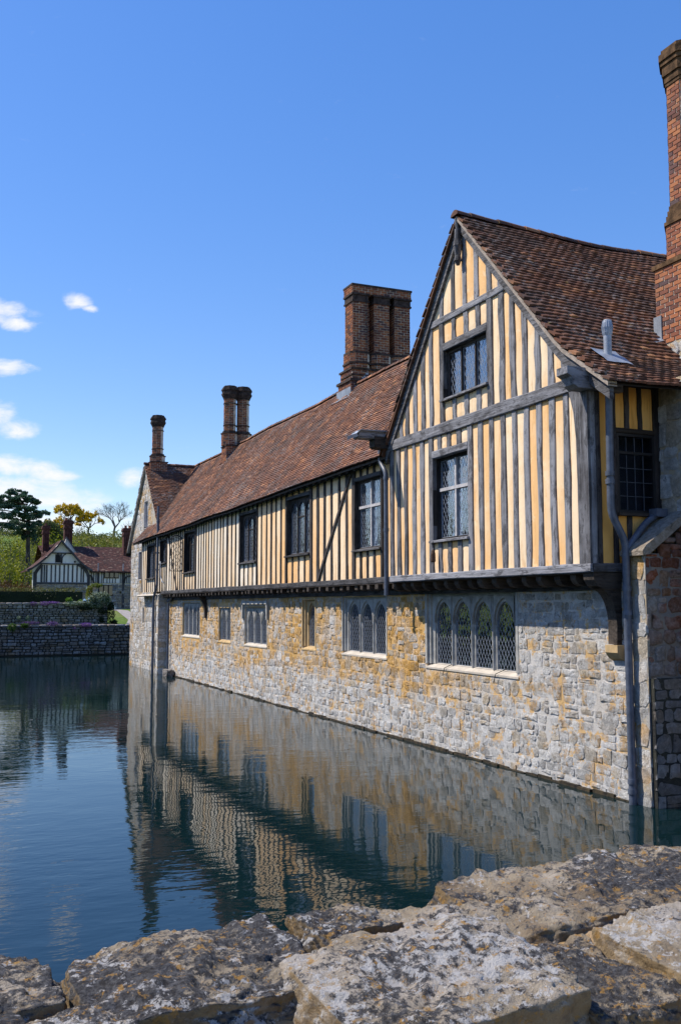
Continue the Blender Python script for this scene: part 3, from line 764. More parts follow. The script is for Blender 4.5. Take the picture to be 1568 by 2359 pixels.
def bricks(P, parent, poly, z0, z1, bl=0.215, bh=0.065, j=0.011, proud=0.009, poly_top=None, allsides=False):
    n = len(poly); rows = max(1, int(round((z1 - z0) / (bh + j)))); rh = (z1 - z0) / rows
    for i in range(n):
        for r in range(rows):
            t = (r + 0.5) / rows
            pa, pb = Vector(poly[i]), Vector(poly[(i + 1) % n])
            if poly_top: pa = pa.lerp(Vector(poly_top[i]), t); pb = pb.lerp(Vector(poly_top[(i + 1) % n]), t)
            d = (pb - pa); L = d.length; d.normalize(); nn = Vector((d.y, -d.x))
            if not allsides and (nn.x > 0.3 or nn.y > 0.75) : continue
            if not allsides and nn.x + nn.y > 0.25: continue
            a = -(bl / 2 if r % 2 else 0.0) * 1.0
            while a < L - 0.02:
                l, q = max(a, 0.0), min(a + bl, L); a += bl
                if q - l < 0.03: continue
                c = pa + d * ((l + q) / 2); z = z0 + (r + 0.5) * rh
                M = np.eye(4); M[:3, 0] = np.array((d.x, d.y, 0)) * (q - l - j); M[:3, 1] = (0, 0, rh - j); M[:3, 2] = np.array((nn.x, nn.y, 0)) * 0.03
                pr = proud * rng.uniform(0.4, 1.2) - 0.015
                M[:3, 3] = (c.x + nn.x * pr, c.y + nn.y * pr, z)
                P.inst('b', M, parent, 0.2)
# ============================================================ water and land
WATER = None
def m_water():
    m = Mat('moat_water')
    calm = m.step(m.noise(0.16, 3, 0.5, m.map(scale=(1.0, 0.8, 1))), 0.34, 0.66)
    n1_ = m.noise(2.3, 3, 0.5, m.map(scale=(0.65, 1.25, 1), rot=(0, 0, 0.35)), 0.3)
    n2_ = m.noise(7.5, 2, 0.5, m.map(scale=(0.6, 1.4, 1), rot=(0, 0, 0.3)), 0.2)
    n3_ = m.noise(0.7, 2, 0.5)
    h = m.math('ADD', m.math('ADD', m.math('MULTIPLY', n1_, 0.0066), m.math('MULTIPLY', n2_, 0.0020)), m.math('MULTIPLY', n3_, 0.010))
    h = m.math('MULTIPLY', h, m.math('ADD', m.math('MULTIPLY', calm, 0.75), 0.3))
    bm = m.bump(h, 1.0, 1.0)
    mt = m.done((0.003, 0.013, 0.015), 0.02, bm, spec=0.5, ior=1.33); m.bsdf.inputs['Specular Tint'].default_value = (0.6, 0.85, 1.0, 1.0)
    return mt
g = G(); g.add([(-70, -8, 0), (14, -8, 0), (14, 62, 0), (-70, 62, 0)], [(0, 1, 2, 3)])
g.build('moat_water', m_water(), kind='structure')

def ground_z(x, y):
    pts = [(55, 1.55), (60, 1.6), (64, 1.75), (70, 2.45), (80, 2.7), (95, 3.6), (130, 7.0), (180, 12.0), (260, 19.5), (340, 26.5), (430, 30.0), (700, 30), (1500, 20)]
    for (a, za), (b, zb) in zip(pts, pts[1:]):
        if y <= b: z = za + (zb - za) * (max(y, a) - a) / (b - a); break
    else: z = 20
    return z + (nz(x * 0.02, y * 0.02) * 1.2 + nz(x * 0.006, y * 0.006, 4) * 3.0) * min(1, max(0, (y - 85) / 120))
def m_grass():
    m = Mat('grass_land'); n = m.noise(0.08, 5, 0.6); f = m.noise(3.0, 5, 0.7)
    c = m.mix(m.step(n, 0.4, 0.62), (0.075, 0.13, 0.022), (0.12, 0.15, 0.045)); c = m.mix(m.step(f, 0.4, 0.7), c, m.hsv(c, 0.49, 1.0, 1.5))
    return m.done(c, 0.95, m.bump(m.noise(9, 5, 0.7), 0.6, 0.1), spec=0.1)
ys = [57.9, 59, 60, 62, 64, 66, 68, 70, 74, 78, 84, 90, 98, 108, 120, 135, 150, 170, 195, 220, 250, 280, 310, 340, 370, 400, 430, 480, 560, 700, 900, 1500]
xs = [-900, -600, -400, -250, -160, -100, -60, -30, -10, 0, 5, 10, 15, 20, 30, 45, 60, 80, 110, 150, 210, 300, 420, 600, 900]
v = [(x, y, ground_z(x, y)) for y in ys for x in xs]; nx_ = len(xs)
f = [(j * nx_ + i, j * nx_ + i + 1, (j + 1) * nx_ + i + 1, (j + 1) * nx_ + i) for j in range(len(ys) - 1) for i in range(nx_ - 1)]
part('grass_ground', v, f, m_grass(), kind='structure', smooth=True)
g = G(); g.add([(-70, -8, -1.2), (60, -8, -1.2), (60, 62, -1.2), (-70, 62, -1.2)], [(0, 1, 2, 3)])
g.build('moat_bed', m_plain('mud', (0.03, 0.03, 0.02)), kind='structure')
pth = [(11.6, 58.6), (12.3, 61), (13.1, 65), (13.2, 70), (13.0, 73.5)]
v = []
for (x, y), w in zip(pth, (1.4, 1.1, 0.9, 0.8, 0.8)):
    for s_ in (-1, 1): v.append((x + s_ * w * 0.5, y, ground_z(x, y) + 0.03))
part('garden_path', v, [(2 * i, 2 * i + 1, 2 * i + 3, 2 * i + 2) for i in range(len(pth) - 1)], m_plain('path_gravel', (0.30, 0.27, 0.25), 0.95, 0.25, 6), kind='structure')

# ============================================================ the long range
T1 = thing('long_range', 'long timber-framed range over a rubble stone ground floor rising from the moat', 'building', (9.47, 29, 0))
PS = Pieces('stone', STONE, 300, smooth=25); PN = Pieces('pane', GLASS, 300); PT = Pieces('tile', TILE, 300); PB = Pieces('brick', BRICK, 300)
tile_bases(PT); brick_base(PB)
WX, MX = 9.47, 9.15
WIN = [(14.35, 17.72, 1.55, 3.12, 4, False), (19.50, 22.02, 1.62, 3.07, 3, False), (23.72, 24.75, 1.63, 3.02, 1, False), (27.60, 29.83, 1.55, 2.82, 3, True), (31.30, 32.75, 1.56, 2.80, 2, False), (35.20, 37.80, 1.61, 2.98, 4, False)]
holes = [w[:4] for w in WIN]
mpw = FX(WX)
ws = wall_sheet(mpw, 11.45, 40.35, -0.4, 3.2, [(w[0] + 0.06, w[1] - 0.06, w[2] + 0.04, w[3] - 0.06) for w in WIN], MORTAR, T1, 'stone_wall', d=-0.0015)
rubble(PS, ws, mpw, 11.46, 40.3, -0.05, 3.16, holes, hr=(0.10, 0.27), wr=(0.10, 0.42), wav=0.08, split=0.45)
for i, (a0, a1, z0, z1, n, hood) in enumerate(WIN):
    one = n == 1
    stone_window(T1, PN, mpw, a0, a1, z0, z1, n, [DRESSED, DRESSED, OCHRE, DRESSED, DRESSED, DRESSED][i], [SILLST, SILLST, OCHRE, SILLST, OCHRE, SILLST][i],
                 side=[0.24, 0.19, 0.22, 0.16, 0.10, 0.13][i], head=[0.14, 0.12, 0.10, 0.10, 0.05, 0.12][i], lancet=one, hood=hood, rec=[0.14, 0.13, 0.14, 0.10, 0.09, 0.09][i], mw=0.065, pro=[0.07, 0.06, 0.06, 0.04, 0.035, 0.03][i])
for y, s_ in ((16.75, 1), (14.9, 1), (20.7, 1)):         # casement stays resting on the sills
    g = G(); g.tube([(9.60, y, 1.70), (9.42, y + 0.12, 1.60), (9.40, y + 0.16, 1.45)], 0.008, 5); g.build('casement_stay', IRON, T1)
g = G(); yy = 11.4
while yy < 39.2:                                           # footing course at the waterline, in short uneven lengths
    L = rng.uniform(0.22, 0.6); g.box(WX - rng.uniform(0.03, 0.085), WX + 0.1, yy, yy + L - 0.012, -0.4, rng.uniform(0.012, 0.055)); yy += L
g.build('footing', MOSS, T1)

mpm = FX(MX)
def mtop(y): return 5.95 - 0.0125 * (y - 19)
rail(mpm, 18.15, 40.2, 3.29, 3.42, THD, T1, name='sill_beam', d0=-0.02)
rail(mpm, 18.2, 44.3, mtop(18.2) - 0.02, mtop(18.2) + 0.16, THD, T1, name='wall_plate', z0b=mtop(44.3) - 0.02, z1b=mtop(44.3) + 0.16, d0=-0.02)
part('ledge', *(lambda q: (q.v, q.f))(G().prism([(9.08, 3.22), (9.04, 3.25), (9.10, 3.31), (9.45, 3.31), (9.45, 3.22)], 'y', 40.2, 44.6)), SILLST, T1)
MW = [  # a0, a1, z0, z1, lights, style, posts either side, short studs above and below
    (19.15, 20.52, 4.08, 5.66, 2, 'transom', (19.05, 19.15), (20.53, 20.69), [(19.45, 19.56), (19.82, 19.91), (20.17, 20.28)]),
    (23.39, 25.08, 4.16, 5.68, 3, 'gothic', (23.23, 23.39), (25.09, 25.22), [(23.74, 23.82), (24.17, 24.25), (24.64, 24.72)]),
    (27.76, 29.36, 4.14, 5.62, 3, 'gothic', (27.66, 27.75), (29.37, 29.49), [(28.10, 28.16), (28.52, 28.58), (28.94, 29.01)]),
    (34.86, 36.38, 4.06, 5.53, 3, 'gothic', (34.70, 34.85), (36.39, 36.5), [(35.2, 35.26), (35.58, 35.64), (35.96, 36.02)]),
    (39.40, 40.48, 4.57, 5.48, 2, 'gothic', (39.29, 39.39), (40.49, 40.6), [(39.62, 39.68), (39.9, 39.96), (40.18, 40.24)]),
    (41.52, 43.00, 4.00, 5.40, 2, 'gothic', (41.40, 41.51), (43.01, 43.11), [(41.85, 41.91), (42.2, 42.26), (42.6, 42.66)])]
BAYS = [(18.2, 19.05, [(18.60, 18.70)]), (20.69, 23.23, [(20.97, 21.09), (21.43, 21.54), (21.91, 22.01), (22.34, 22.47), (22.78, 22.93)]),
        (25.22, 27.66, [(25.56, 25.65), (25.98, 26.05), (26.37, 26.49), (26.81, 26.88), (27.27, 27.34)]),
        (29.49, 34.70, [(29.83, 29.91), (30.27, 30.35), (30.72, 30.89)] + [(c - .03, c + .035) for c in (31.26, 31.61, 31.97, 32.35, 32.69, 33.04, 33.39, 33.71, 34.04, 34.37)]),
        (36.50, 39.29, [(c - .03, c + .035) for c in (36.8, 37.42, 37.78, 38.14, 38.5, 38.86)] + [(37.02, 37.15)]),
        (40.60, 41.40, [(40.9, 40.96), (41.14, 41.2)]), (43.11, 44.25, [(43.45, 43.5), (43.85, 43.9), (44.15, 44.25)])]
for a0, a1, st in BAYS:
    framed(mpm, a0, a1, 3.40, lambda a: mtop(a) + 0.0, st, TVD, PLASTER if a0 < 27 else PLASTER_P, T1, shift=0.03)
for i, (a0, a1, z0, z1, n, style, p0, p1, st) in enumerate(MW):
    pl = PLASTER if a0 < 26 else PLASTER_P
    for p in (p0, p1): stud(mpm, p[0], p[1], 3.40, mtop(p[0]), mtop(p[1]), TVD, T1, d0=-0.012, name='post')
    framed(mpm, a0, a1, 3.40, z0 - 0.05, st, TVD, pl, T1)
    rail(mpm, a0 - 0.01, a1 + 0.01, z1, z1 + 0.09, THD, T1, name='lintel')
    framed(mpm, a0, a1, z1 + 0.085, lambda a: mtop(a), st, TVD, pl, T1)
    timber_window(T1, PN, mpm, a0, a1, z0, z1, n, style, TVD, FRAMEW if style == 'transom' else TVD, THD, curt=[(0.12, 0.45), (0.62, 0.8)] if i == 0 else None, open_first=(i == 3), cw=0.105, ch=0.17 if i < 3 else 0.2)
def brace(mp, p, q, w, mat, parent, d0=-0.02, d1=0.05, bow=0.0, name='brace'):
    dx, dz = q[0] - p[0], q[1] - p[1]; L = math.hypot(dx, dz); nx, nz2 = -dz / L, dx / L; n = 7; A = []; B = []
    for k in range(n + 1):
        t = k / n; b = bow * math.sin(math.pi * t)
        A.append((p[0] + dx * t + nx * (w / 2 + b), p[1] + dz * t + nz2 * (w / 2 + b))); B.append((p[0] + dx * t + nx * (-w / 2 + b), p[1] + dz * t + nz2 * (-w / 2 + b)))
    vs = [mp(a[0], a[1], d) for d in (d0, d1) for a in A] + [mp(a[0], a[1], d) for d in (d0, d1) for a in B]; m = n + 1; fs = []
    for k in range(n): fs += [(k, k + 1, 2 * m + k + 1, 2 * m + k), (k, m + k, m + k + 1, k + 1), (2 * m + k, 2 * m + k + 1, 3 * m + k + 1, 3 * m + k)]
    fs += [(0, 2 * m, 3 * m, m), (n, m + n, 3 * m + n, 2 * m + n)]
    return part(name, vs, fs, mat, parent, rnd=[rng.random()] * len(vs))
brace(mpm, (22.82, 3.42), (20.72, 5.92), 0.085, TVD, T1)
brace(mpm, (37.55, 3.42), (39.10, 5.66), 0.06, TVD, T1)
# open casement swung out from the far light
cy, cz0, cz1 = 36.33, 4.12, 5.48
def casement(a, z, d): return (9.12 - a, cy + 0.22 + a * 0.30, z)
cs = G(); P_ = arch_pts(0.0, 0.46, cz1 - 0.25, cz1, 6, 0.95); P_ = [(0.0, cz0)] + P_ + [(0.46, cz0), (0.0, cz0)]
cs.tube([casement(p[0], p[1], 0) for p in P_], 0.022, 5, cap=False); cw_ = cs.build('open_casement', IRON, T1)
gl = G()
for sg in (1, -1):
    for k in range(-20, 21):
        seg = []
        for t in np.linspace(-1.2, 1.2, 60):
            a, z = 0.23 + k * 0.12 + sg * t * 0.45, (cz0 + cz1) / 2 + t
            if 0 < a < 0.46 and cz0 < z < cz1 - 0.02 - 0.8 * max(0, abs(a - 0.23) - 0.12): seg.append(casement(a, z, 0))
        if len(seg) > 1: gl.tube([seg[0], seg[-1]], 0.007, 4, cap=False)
gl.build('lead_lattice', IRON, cw_)
# jetty: soffit, joist ends, bressumer
g = G(); g.box(9.13, 9.6, 18.2, 40.2, 3.272, 3.287); g.build('jetty_soffit', TXD, T1)
rail(FX(9.41), 11.7, 40.2, 3.04, 3.15, THD, T1, name='bressumer', d0=0.0, d1=0.1)
y = 18.5
while y < 40.1:
    w = rng.uniform(0.05, 0.08); o = rng.uniform(-0.02, 0.04)
    g = G(); g.prism([(9.14 + o, 3.27), (9.14 + o, 3.17), (9.18 + o, 3.14), (9.5, 3.14), (9.5, 3.27)], 'y', y - w, y + w, rng.random()); g.build('joist', TXD, T1); y += rng.uniform(0.36, 0.46)
g = G(); ar = [(9.47 - 0.30 * (1 - math.cos(t)), 2.45 + 0.68 * math.sin(t)) for t in np.linspace(0, math.pi / 2, 8)]
g.prism([(9.47, 2.36), (9.40, 2.38)] + [(p[0] - 0.07, p[1]) for p in ar] + [(9.47, 3.13)], 'y', 34.22, 34.42); g.build('jetty_bracket', TXD, T1)
# roof
deck = [(9.3, 0), (0, 0)]
def main_surf(a, t):
    y = 16.3 + a; f_ = t / 4.74
    ez = mtop(y) - 0.015 + 0.02 * nz(y * 0.4, 1.7); rz = 9.5 + 0.05 * nz(y * 0.25, 8.1)
    sag = -0.05 * math.sin(math.pi * min(1, max(0, f_))) + 0.055 * nz(y * 0.35, f_ * 3)
    kick = 0.05 * max(0, 1 - f_ * 5) ** 2
    return (8.92 + 3.08 * f_, y, ez + (rz - ez) * f_ + sag + kick)
def gable_z(y): return 9.5 - 1.02 * abs(y - 45.8)
def bay_left_z(y): return 10.05 - 1.255 * (y - 15.22)
CHB = [(11.70, 13.95, 26.62, 27.72), (11.35, 12.65, 38.52, 39.36)]
def keep_main(p):
    x, y, z = p
    if x > 9.6 and y > 40 and z < gable_z(y) - 0.03: return False
    if y < 18.42 and (x < 9.3 or z < bay_left_z(y) - 0.03): return False
    return not any(b[0] < x < b[1] and b[2] < y < b[3] for b in CHB)
rs = []; rf = []
for i in range(60):
    for k in range(9): p = main_surf(2.1 + 27.0 * i / 59, 4.74 * k / 8); rs.append((p[0] + 0.02, p[1], p[2] - 0.03))
for i in range(59):
    for k in range(8): q = i * 9 + k; rf.append((q, q + 9, q + 10, q + 1))
rs += [(12.0, 16.3, 9.46), (12.0, 45.4, 9.46), (15.2, 45.4, 5.9), (15.2, 16.3, 5.9)]; n_ = len(rs) - 4; rf.append((n_, n_ + 1, n_ + 2, n_ + 3))
for y in (15.8, 18.45):
    for t in (0.9, 4.74): p = main_surf(y - 16.3, t); rs.append((p[0], p[1], p[2] - 0.035))
rf.append((len(rs) - 4, len(rs) - 2, len(rs) - 1, len(rs) - 3))
roof1 = part('roof', rs, rf, TXD, T1)
tile_roof(PT, roof1, main_surf, 29.15, 4.70, keep=keep_main)
ridge_tiles(roof1, lambda a: (lambda p: (p[0] + 0.02, p[1], p[2] + 0.02))(main_surf(3.2 + a, 4.74)), 26.4, TILE)
y = 18.9
while y < 44.5:
    p = main_surf(y - 16.3, 0.0); q = main_surf(y - 16.3, 0.6); w = 0.045
    g = G(); g.prism([(p[0] + 0.05, p[2] - 0.045), (p[0] + 0.05, p[2] - 0.11), (q[0], q[2] - 0.18), (q[0], q[2] - 0.05)], 'y', y - w, y + w, rng.random()); g.build('rafter_foot', TXD, roof1); y += 0.42
g = G()                                                    # eave board
for i in range(48):
    y0, y1 = 18.35 + i * 0.56, 18.35 + (i + 1) * 0.56
    a, b = main_surf(y0 - 16.3, 0), main_surf(y1 - 16.3, 0)
    g.add([(8.94, y0, a[2] - 0.035), (8.94, y1, b[2] - 0.035), (8.94, y1, b[2] - 0.075), (8.94, y0, a[2] - 0.075), (9.16, y0, a[2] + 0.0), (9.16, y1, b[2] + 0.0)], [(0, 1, 2, 3), (3, 2, 5, 4)])
g.build('eave_board', TXD, roof1)
# lead vent pipe through the far eave, downpipe below it
def pipe(parent, pts, r=0.05, collars=(), mat=PIPE, name='downpipe', n=10):
    P = [Vector(p) for p in pts]; out = [P[0]]
    for i in range(1, len(P) - 1):
        a = (P[i - 1] - P[i]); b = (P[i + 1] - P[i]); k = min(0.12, a.length * 0.45, b.length * 0.45)
        p0 = P[i] + a.normalized() * k; p1 = P[i] + b.normalized() * k
        for t in (0, 0.33, 0.66, 1): out.append(p0.lerp(P[i], t).lerp(P[i].lerp(p1, t), t))
    out.append(P[-1])
    o = part(name, *(lambda q: (q.v, q.f))(G().tube(out, r, n)), mat, parent, smooth=50)
    for c in collars:
        g = G(); g.tube([(c[0], c[1], c[2] - 0.035), (c[0], c[1], c[2] + 0.035)], r * 1.22, n); g.build('pipe_collar', mat, o, smooth=50)
    return o
pipe(T1, [(9.0, 40.30, 6.95), (9.0, 40.30, 3.62), (8.99, 40.86, 3.14), (8.99, 40.86, -0.05)], 0.055, [(9.0, 40.3, 5.0), (9.0, 40.3, 6.3), (9.0, 40.3, 6.62), (9.0, 40.3, 4.3), (8.99, 40.86, 2.8), (8.99, 40.86, 2.2), (8.99, 40.86, 1.3)])
pipe(T1, [(9.06, 40.05, 4.62), (9.05, 39.95, 4.5), (9.05, 39.95, 4.0), (9.1, 39.7, 3.75)], 0.022, mat=LEAD, name='waste_pipe', n=7)
pipe(T1, [(9.36, 39.75, 2.92), (9.36, 39.75, 0.15)], 0.05, [(9.36, 39.75, 1.7), (9.36, 39.75, 2.6)])
pipe(T1, [(9.36, 39.85, 3.0), (9.36, 39.3, 3.1), (9.3, 39.1, 3.12)], 0.05, name='waste_pipe')
pipe(T1, [(8.98, 18.80, 6.14), (8.98, 18.80, 5.88), (8.98, 18.52, 5.62), (8.98, 18.52, 3.02)], 0.05, [(8.98, 18.52, 5.5), (8.98, 18.52, 4.4)])
# chimneys of the range
CORE = BMORT
def stack(parent, name='chimney'): return G(), []
def prism_band(g, poly, z0, z1, o): g.prism(off_poly(poly, o), 'z', z0, z1, rng.random())
def chimney(parent, PBx, segs, bands, bmat, name='chimney'):
    """segs: (polygon, z0, z1) bricked lengths; bands: (polygon, z0, z1, offset) projecting courses"""
    g = G()
    for poly, z0, z1 in segs: g.prism(off_poly(poly, -0.006), 'z', z0, z1)
    c = g.build(name, CORE, parent)
    for poly, z0, z1 in segs: bricks(PBx, c, poly, z0, z1)
    for poly, z0, z1, o in bands:
        g = G(); prism_band(g, poly, z0, z1, o); g.build('string_course', bmat, c)
    return c
base = rectp(11.77, 13.9, 26.66, 27.66)
shafts = [rectp(11.83, 12.34, 26.66, 27.26), rectp(12.55, 13.07, 26.66, 27.26), rectp(13.25, 13.79, 26.66, 27.26)]
def cham(r, c):
    (x0, y0), (x1, _), (_, y1), _2 = r; return [(x0 + c, y0), (x1 - c, y0), (x1, y0 + c), (x1, y1 - c), (x1 - c, y1), (x0 + c, y1), (x0, y1 - c), (x0, y0 + c)]
segs = [(base, 8.6, 9.62), (rectp(11.80, 13.87, 26.66, 27.55), 9.70, 9.98)]; bands = [(base, 9.62, 9.70, 0.05), (rectp(11.8, 13.87, 26.66, 27.55), 9.98, 10.04, 0.04), (rectp(11.8, 13.87, 26.66, 27.45), 9.80, 9.84, 0.03)]
for s_ in shafts:
    ped = off_poly(s_, 0.075); segs += [(cham(ped, 0.13), 10.04, 10.48), (s_, 10.54, 12.12)]
    bands += [(cham(off_poly(s_, 0.06), 0.12), 10.48, 10.55, 0.02), (cham(ped, 0.13), 10.16, 10.22, 0.03), (s_, 12.10, 12.15, 0.035), (s_, 12.32, 12.38, 0.045), (s_, 12.15, 12.32, 0.012)]
segs += [(rectp(12.30, 13.3, 27.0, 27.2), 10.3, 12.4)]
segs += [(rectp(11.80, 13.82, 26.63, 27.29), 12.38, 12.60)]; bands += [(rectp(11.80, 13.82, 26.63, 27.29), 12.60, 12.66, 0.02)]
c1 = chimney(T1, PB, segs, bands, SOOT)
g = G(); g.tube([(12.27, 26.62, 12.3), (12.27, 26.62, 10.5)], 0.012, 5); g.build('lightning_rod', IRON, c1)
g = G()                                                    # stepped lead flashing up the near flank and along the front
for k in range(9):
    x = 11.78 + k * 0.06; z = 9.18 + k * 0.07; g.box(x - 0.02, x + 0.075, 26.63, 26.65, z - 0.06, z + 0.15)
g.build('lead_flashing', LEAD, c1)
g = G(); g.add([(11.74, 26.6, 9.18), (11.74, 27.7, 9.18), (11.72, 27.7, 9.42), (11.72, 26.6, 9.42), (11.55, 26.55, 9.05), (11.55, 27.8, 9.05)], [(0, 1, 2, 3), (0, 4, 5, 1)]); g.build('lead_apron', LEAD, c1)
def ornate(cx, cy, zb, z0, z1, ap, parent, PBx, base_poly, zbase, zped, ap_ped):
    o = octp(cx, cy, ap); pd = octp(cx, cy, ap_ped)
    segs = [(pd, zbase, zped), (o, zped + 0.1, z1)]
    bands = [(pd, zped - 0.03, zped + 0.02, 0.03), (octp(cx, cy, (ap + ap_ped) / 2), zped + 0.02, zped + 0.10, 0.0), (o, zped + 0.32, zped + 0.36, 0.025), (o, z1 - 0.2, z1 - 0.165, 0.025)]
    def star(a, o_): 
        r1, r2 = a + o_, (a + o_) * 0.90; return [(cx + (r1 if k % 2 else r2) * 1.06 * math.cos(2 * math.pi * k / 16), cy + (r1 if k % 2 else r2) * 1.06 * math.sin(2 * math.pi * k / 16)) for k in range(16)]
    z = z1
    for dz, of in ((0.06, 0.03), (0.06, 0.055), (0.06, 0.085), (0.06, 0.11), (0.12, 0.085), (0.05, 0.12), (0.05, 0.10), (0.05, 0.065), (0.05, 0.03)):
        bands.append((star(ap, of), z, z + dz, 0.0)); z += dz
    return segs, bands
bp = rectp(11.40, 12.56, 38.57, 39.30)
segs = [(bp, 8.4, 9.40)]; bands = [(bp, 9.40, 9.45, 0.03)]
for cx in (11.64, 12.21):
    a, b = ornate(cx, 38.93, 0, 0, 11.42, 0.24, T1, PB, bp, 9.45, 9.97, 0.325); segs += a; bands += b
c2_ = chimney(T1, PB, segs, bands, SOOT)
g = G()
for k in range(10): x = 11.42 + k * 0.06; z = 8.80 + k * 0.068; g.box(x - 0.02, x + 0.06, 38.54, 38.56, z - 0.04, z + 0.08)
g.build('lead_flashing', LEAD, c2_)
g = G(); g.box(10.4, 15.2, 18.3, 45, -0.3, 5.85); g.box(9.75, 15.2, 11.7, 45, -0.3, 1.5); g.build('hidden_core', ROOM, T1)  # unseen dark boxes filling the range, added to stop light leaks
PS.flush(); PN.flush(); PT.flush(); PB.flush()

# ============================================================ the gabled bay
T2 = thing('gabled_bay', 'jettied gable with ochre plaster between grey close-set studs and a steep tiled roof', 'building', (8.93, 14.9, 3.3))
PN = Pieces('pane', GLASS, 300); PT = Pieces('tile', TILE_B, 300); PB = Pieces('brick', BRICK_R, 300); PSb = Pieces('stone', STONE, 100, smooth=True)
tile_bases(PT); brick_base(PB)
BX = 8.93; mpb = FX(BX)
def verge(y):
    if y <= 12.09: return 6.03 + 0.69 * (y - 11.05)
    if y <= 15.19: return 9.99 - 1.052 * (15.19 - y)
    return 9.99 - 1.235 * (y - 15.19)
def btop(y): return verge(y) - 0.12
rail(mpb, 11.6, 18.2, 3.29, 3.42, TH, T2, name='sill_beam', d0=-0.03, d1=0.12)
rail(mpb, 11.8, 18.2, 6.02, 6.24, TH, T2, name='tie_beam', d0=-0.03)
poly_part('corner_post', mpb, [(11.6, 3.42), (11.86, 3.42), (11.865, 4.6), (11.88, 5.3), (11.93, 5.7), (12.04, 6.05), (11.6, 6.05)], -0.022, 0.14, TV, T2)
stud(mpb, 18.08, 18.2, 3.42, 6.03, 6.03, TV, T2, d0=-0.012, d1=0.3, name='corner_post')
for p in ((16.37, 16.53), (14.92, 15.07)): stud(mpb, p[0], p[1], 3.42, 6.03, 6.03, TV, T2, d0=-0.008, name='post')
LW = [(16.05, 16.19), (15.69, 15.83), (15.31, 15.47)]
framed(mpb, 16.53, 18.08, 3.41, 6.03, [(17.77, 17.92), (17.45, 17.59), (17.10, 17.23), (16.74, 16.90)], TV, PLASTER, T2, wob=0.02)
framed(mpb, 11.86, 14.92, 3.41, 6.03, [(14.57, 14.71), (14.21, 14.35), (13.84, 13.99), (13.50, 13.63), (13.14, 13.29), (12.80, 12.93), (12.44, 12.60), (12.09, 12.23)], TV, PLASTER, T2, wob=0.02)
framed(mpb, 15.07, 16.37, 3.41, 3.99, LW, TV, PLASTER, T2, wob=0.01)
rail(mpb, 15.05, 16.39, 5.61, 5.75, TH, T2, name='lintel', d0=-0.015)
framed(mpb, 15.07, 16.37, 5.74, 6.03, LW, TV, PLASTER, T2, wob=0.01)
timber_window(T2, PN, mpb, 15.07, 16.37, 4.04, 5.61, 2, 'transom', TVD, FRAMEW, TH, rec=0.16, curt=[(0.12, 0.46), (0.62, 0.97)])
for p in ((15.91, 16.07), (14.20, 14.37)): stud(mpb, p[0], p[1], 6.23, 8.16, 8.16, TV, T2, d0=-0.008, name='post')
UW = [(15.47, 15.61), (15.02, 15.17), (14.60, 14.75)]
framed(mpb, 16.07, 18.2, 6.23, lambda a: min(btop(a), 8.16), [(17.66, 17.78), (17.38, 17.53), (17.02, 17.17), (16.68, 16.83), (16.36, 16.49)], TV, PLASTER, T2, wob=0.02)
framed(mpb, 11.85, 14.20, 6.23, lambda a: min(btop(a), 8.16), [(13.83, 13.99), (13.50, 13.66), (13.16, 13.31), (12.80, 12.94), (12.45, 12.60), (12.12, 12.25)], TV, PLASTER, T2, wob=0.02)
framed(mpb, 14.37, 15.91, 6.23, 6.62, UW, TV, PLASTER, T2, wob=0.01)
rail(mpb, 14.35, 15.93, 7.60, 7.75, TH, T2, name='lintel', d0=-0.015)
framed(mpb, 14.37, 15.91, 7.74, 8.16, UW, TV, PLASTER, T2, wob=0.01)
timber_window(T2, PN, mpb, 14.37, 15.91, 6.68, 7.60, 3, 'plain', TVD, TVD, TH, rec=0.12, cw=0.095, ch=0.17)
rail(mpb, 13.50, 16.62, 8.15, 8.28, TH, T2, name='collar_beam', d0=-0.018)
framed(mpb, 13.55, 16.55, 8.27, btop, [(15.93, 16.06), (15.49, 15.62), (15.07, 15.20), (14.64, 14.79), (14.22, 14.37), (13.87, 14.01)], TV, PLASTER, T2, wob=0.01)
def vband(y0, y1, t0, t1, d0, d1, mat, name, parent, step=0.25):
    n = max(2, int(abs(y1 - y0) / step)); vs = []; fs = []
    for i in range(n + 1):
        y = y0 + (y1 - y0) * i / n; w = 0.006 * nz(y * 3, t0 * 9)
        vs += [mpb(y, verge(y) + t0 + w, d0), mpb(y, verge(y) + t1 + w, d0), mpb(y, verge(y) + t1 + w, d1), mpb(y, verge(y) + t0 + w, d1)]
    for i in range(n):
        for j in range(4): fs.append((i * 4 + j, i * 4 + (j + 1) % 4, i * 4 + 4 + (j + 1) % 4, i * 4 + 4 + j))
    fs += [(0, 1, 2, 3), tuple(n * 4 + j for j in (3, 2, 1, 0))]
    return part(name, vs, fs, mat, parent, rnd=[rng.random()] * len(vs))
vband(11.05, 15.19, -0.30, -0.09, -0.045, 0.03, TH, 'barge_board', T2); vband(15.19, 18.35, -0.32, -0.09, -0.045, 0.03, TH, 'barge_board', T2)
vband(11.0, 15.19, -0.09, -0.015, -0.11, 0.05, VERGE, 'verge_fillet', T2); vband(15.19, 18.4, -0.09, -0.015, -0.11, 0.05, TILE_B, 'verge_fillet', T2)
# carved pendant at the apex
g = G()
for z0, z1, w0, w1 in ((9.72, 9.92, 0.03, 0.055), (9.50, 9.72, 0.06, 0.05), (9.40, 9.50, 0.085, 0.07), (9.22, 9.40, 0.05, 0.08), (9.12, 9.22, 0.07, 0.05), (9.04, 9.12, 0.03, 0.055)):
    g.frustum(octp(8.85, 15.19, w0), octp(8.85, 15.19, w1), z0, z1)
g.build('apex_pendant', TV, T2)
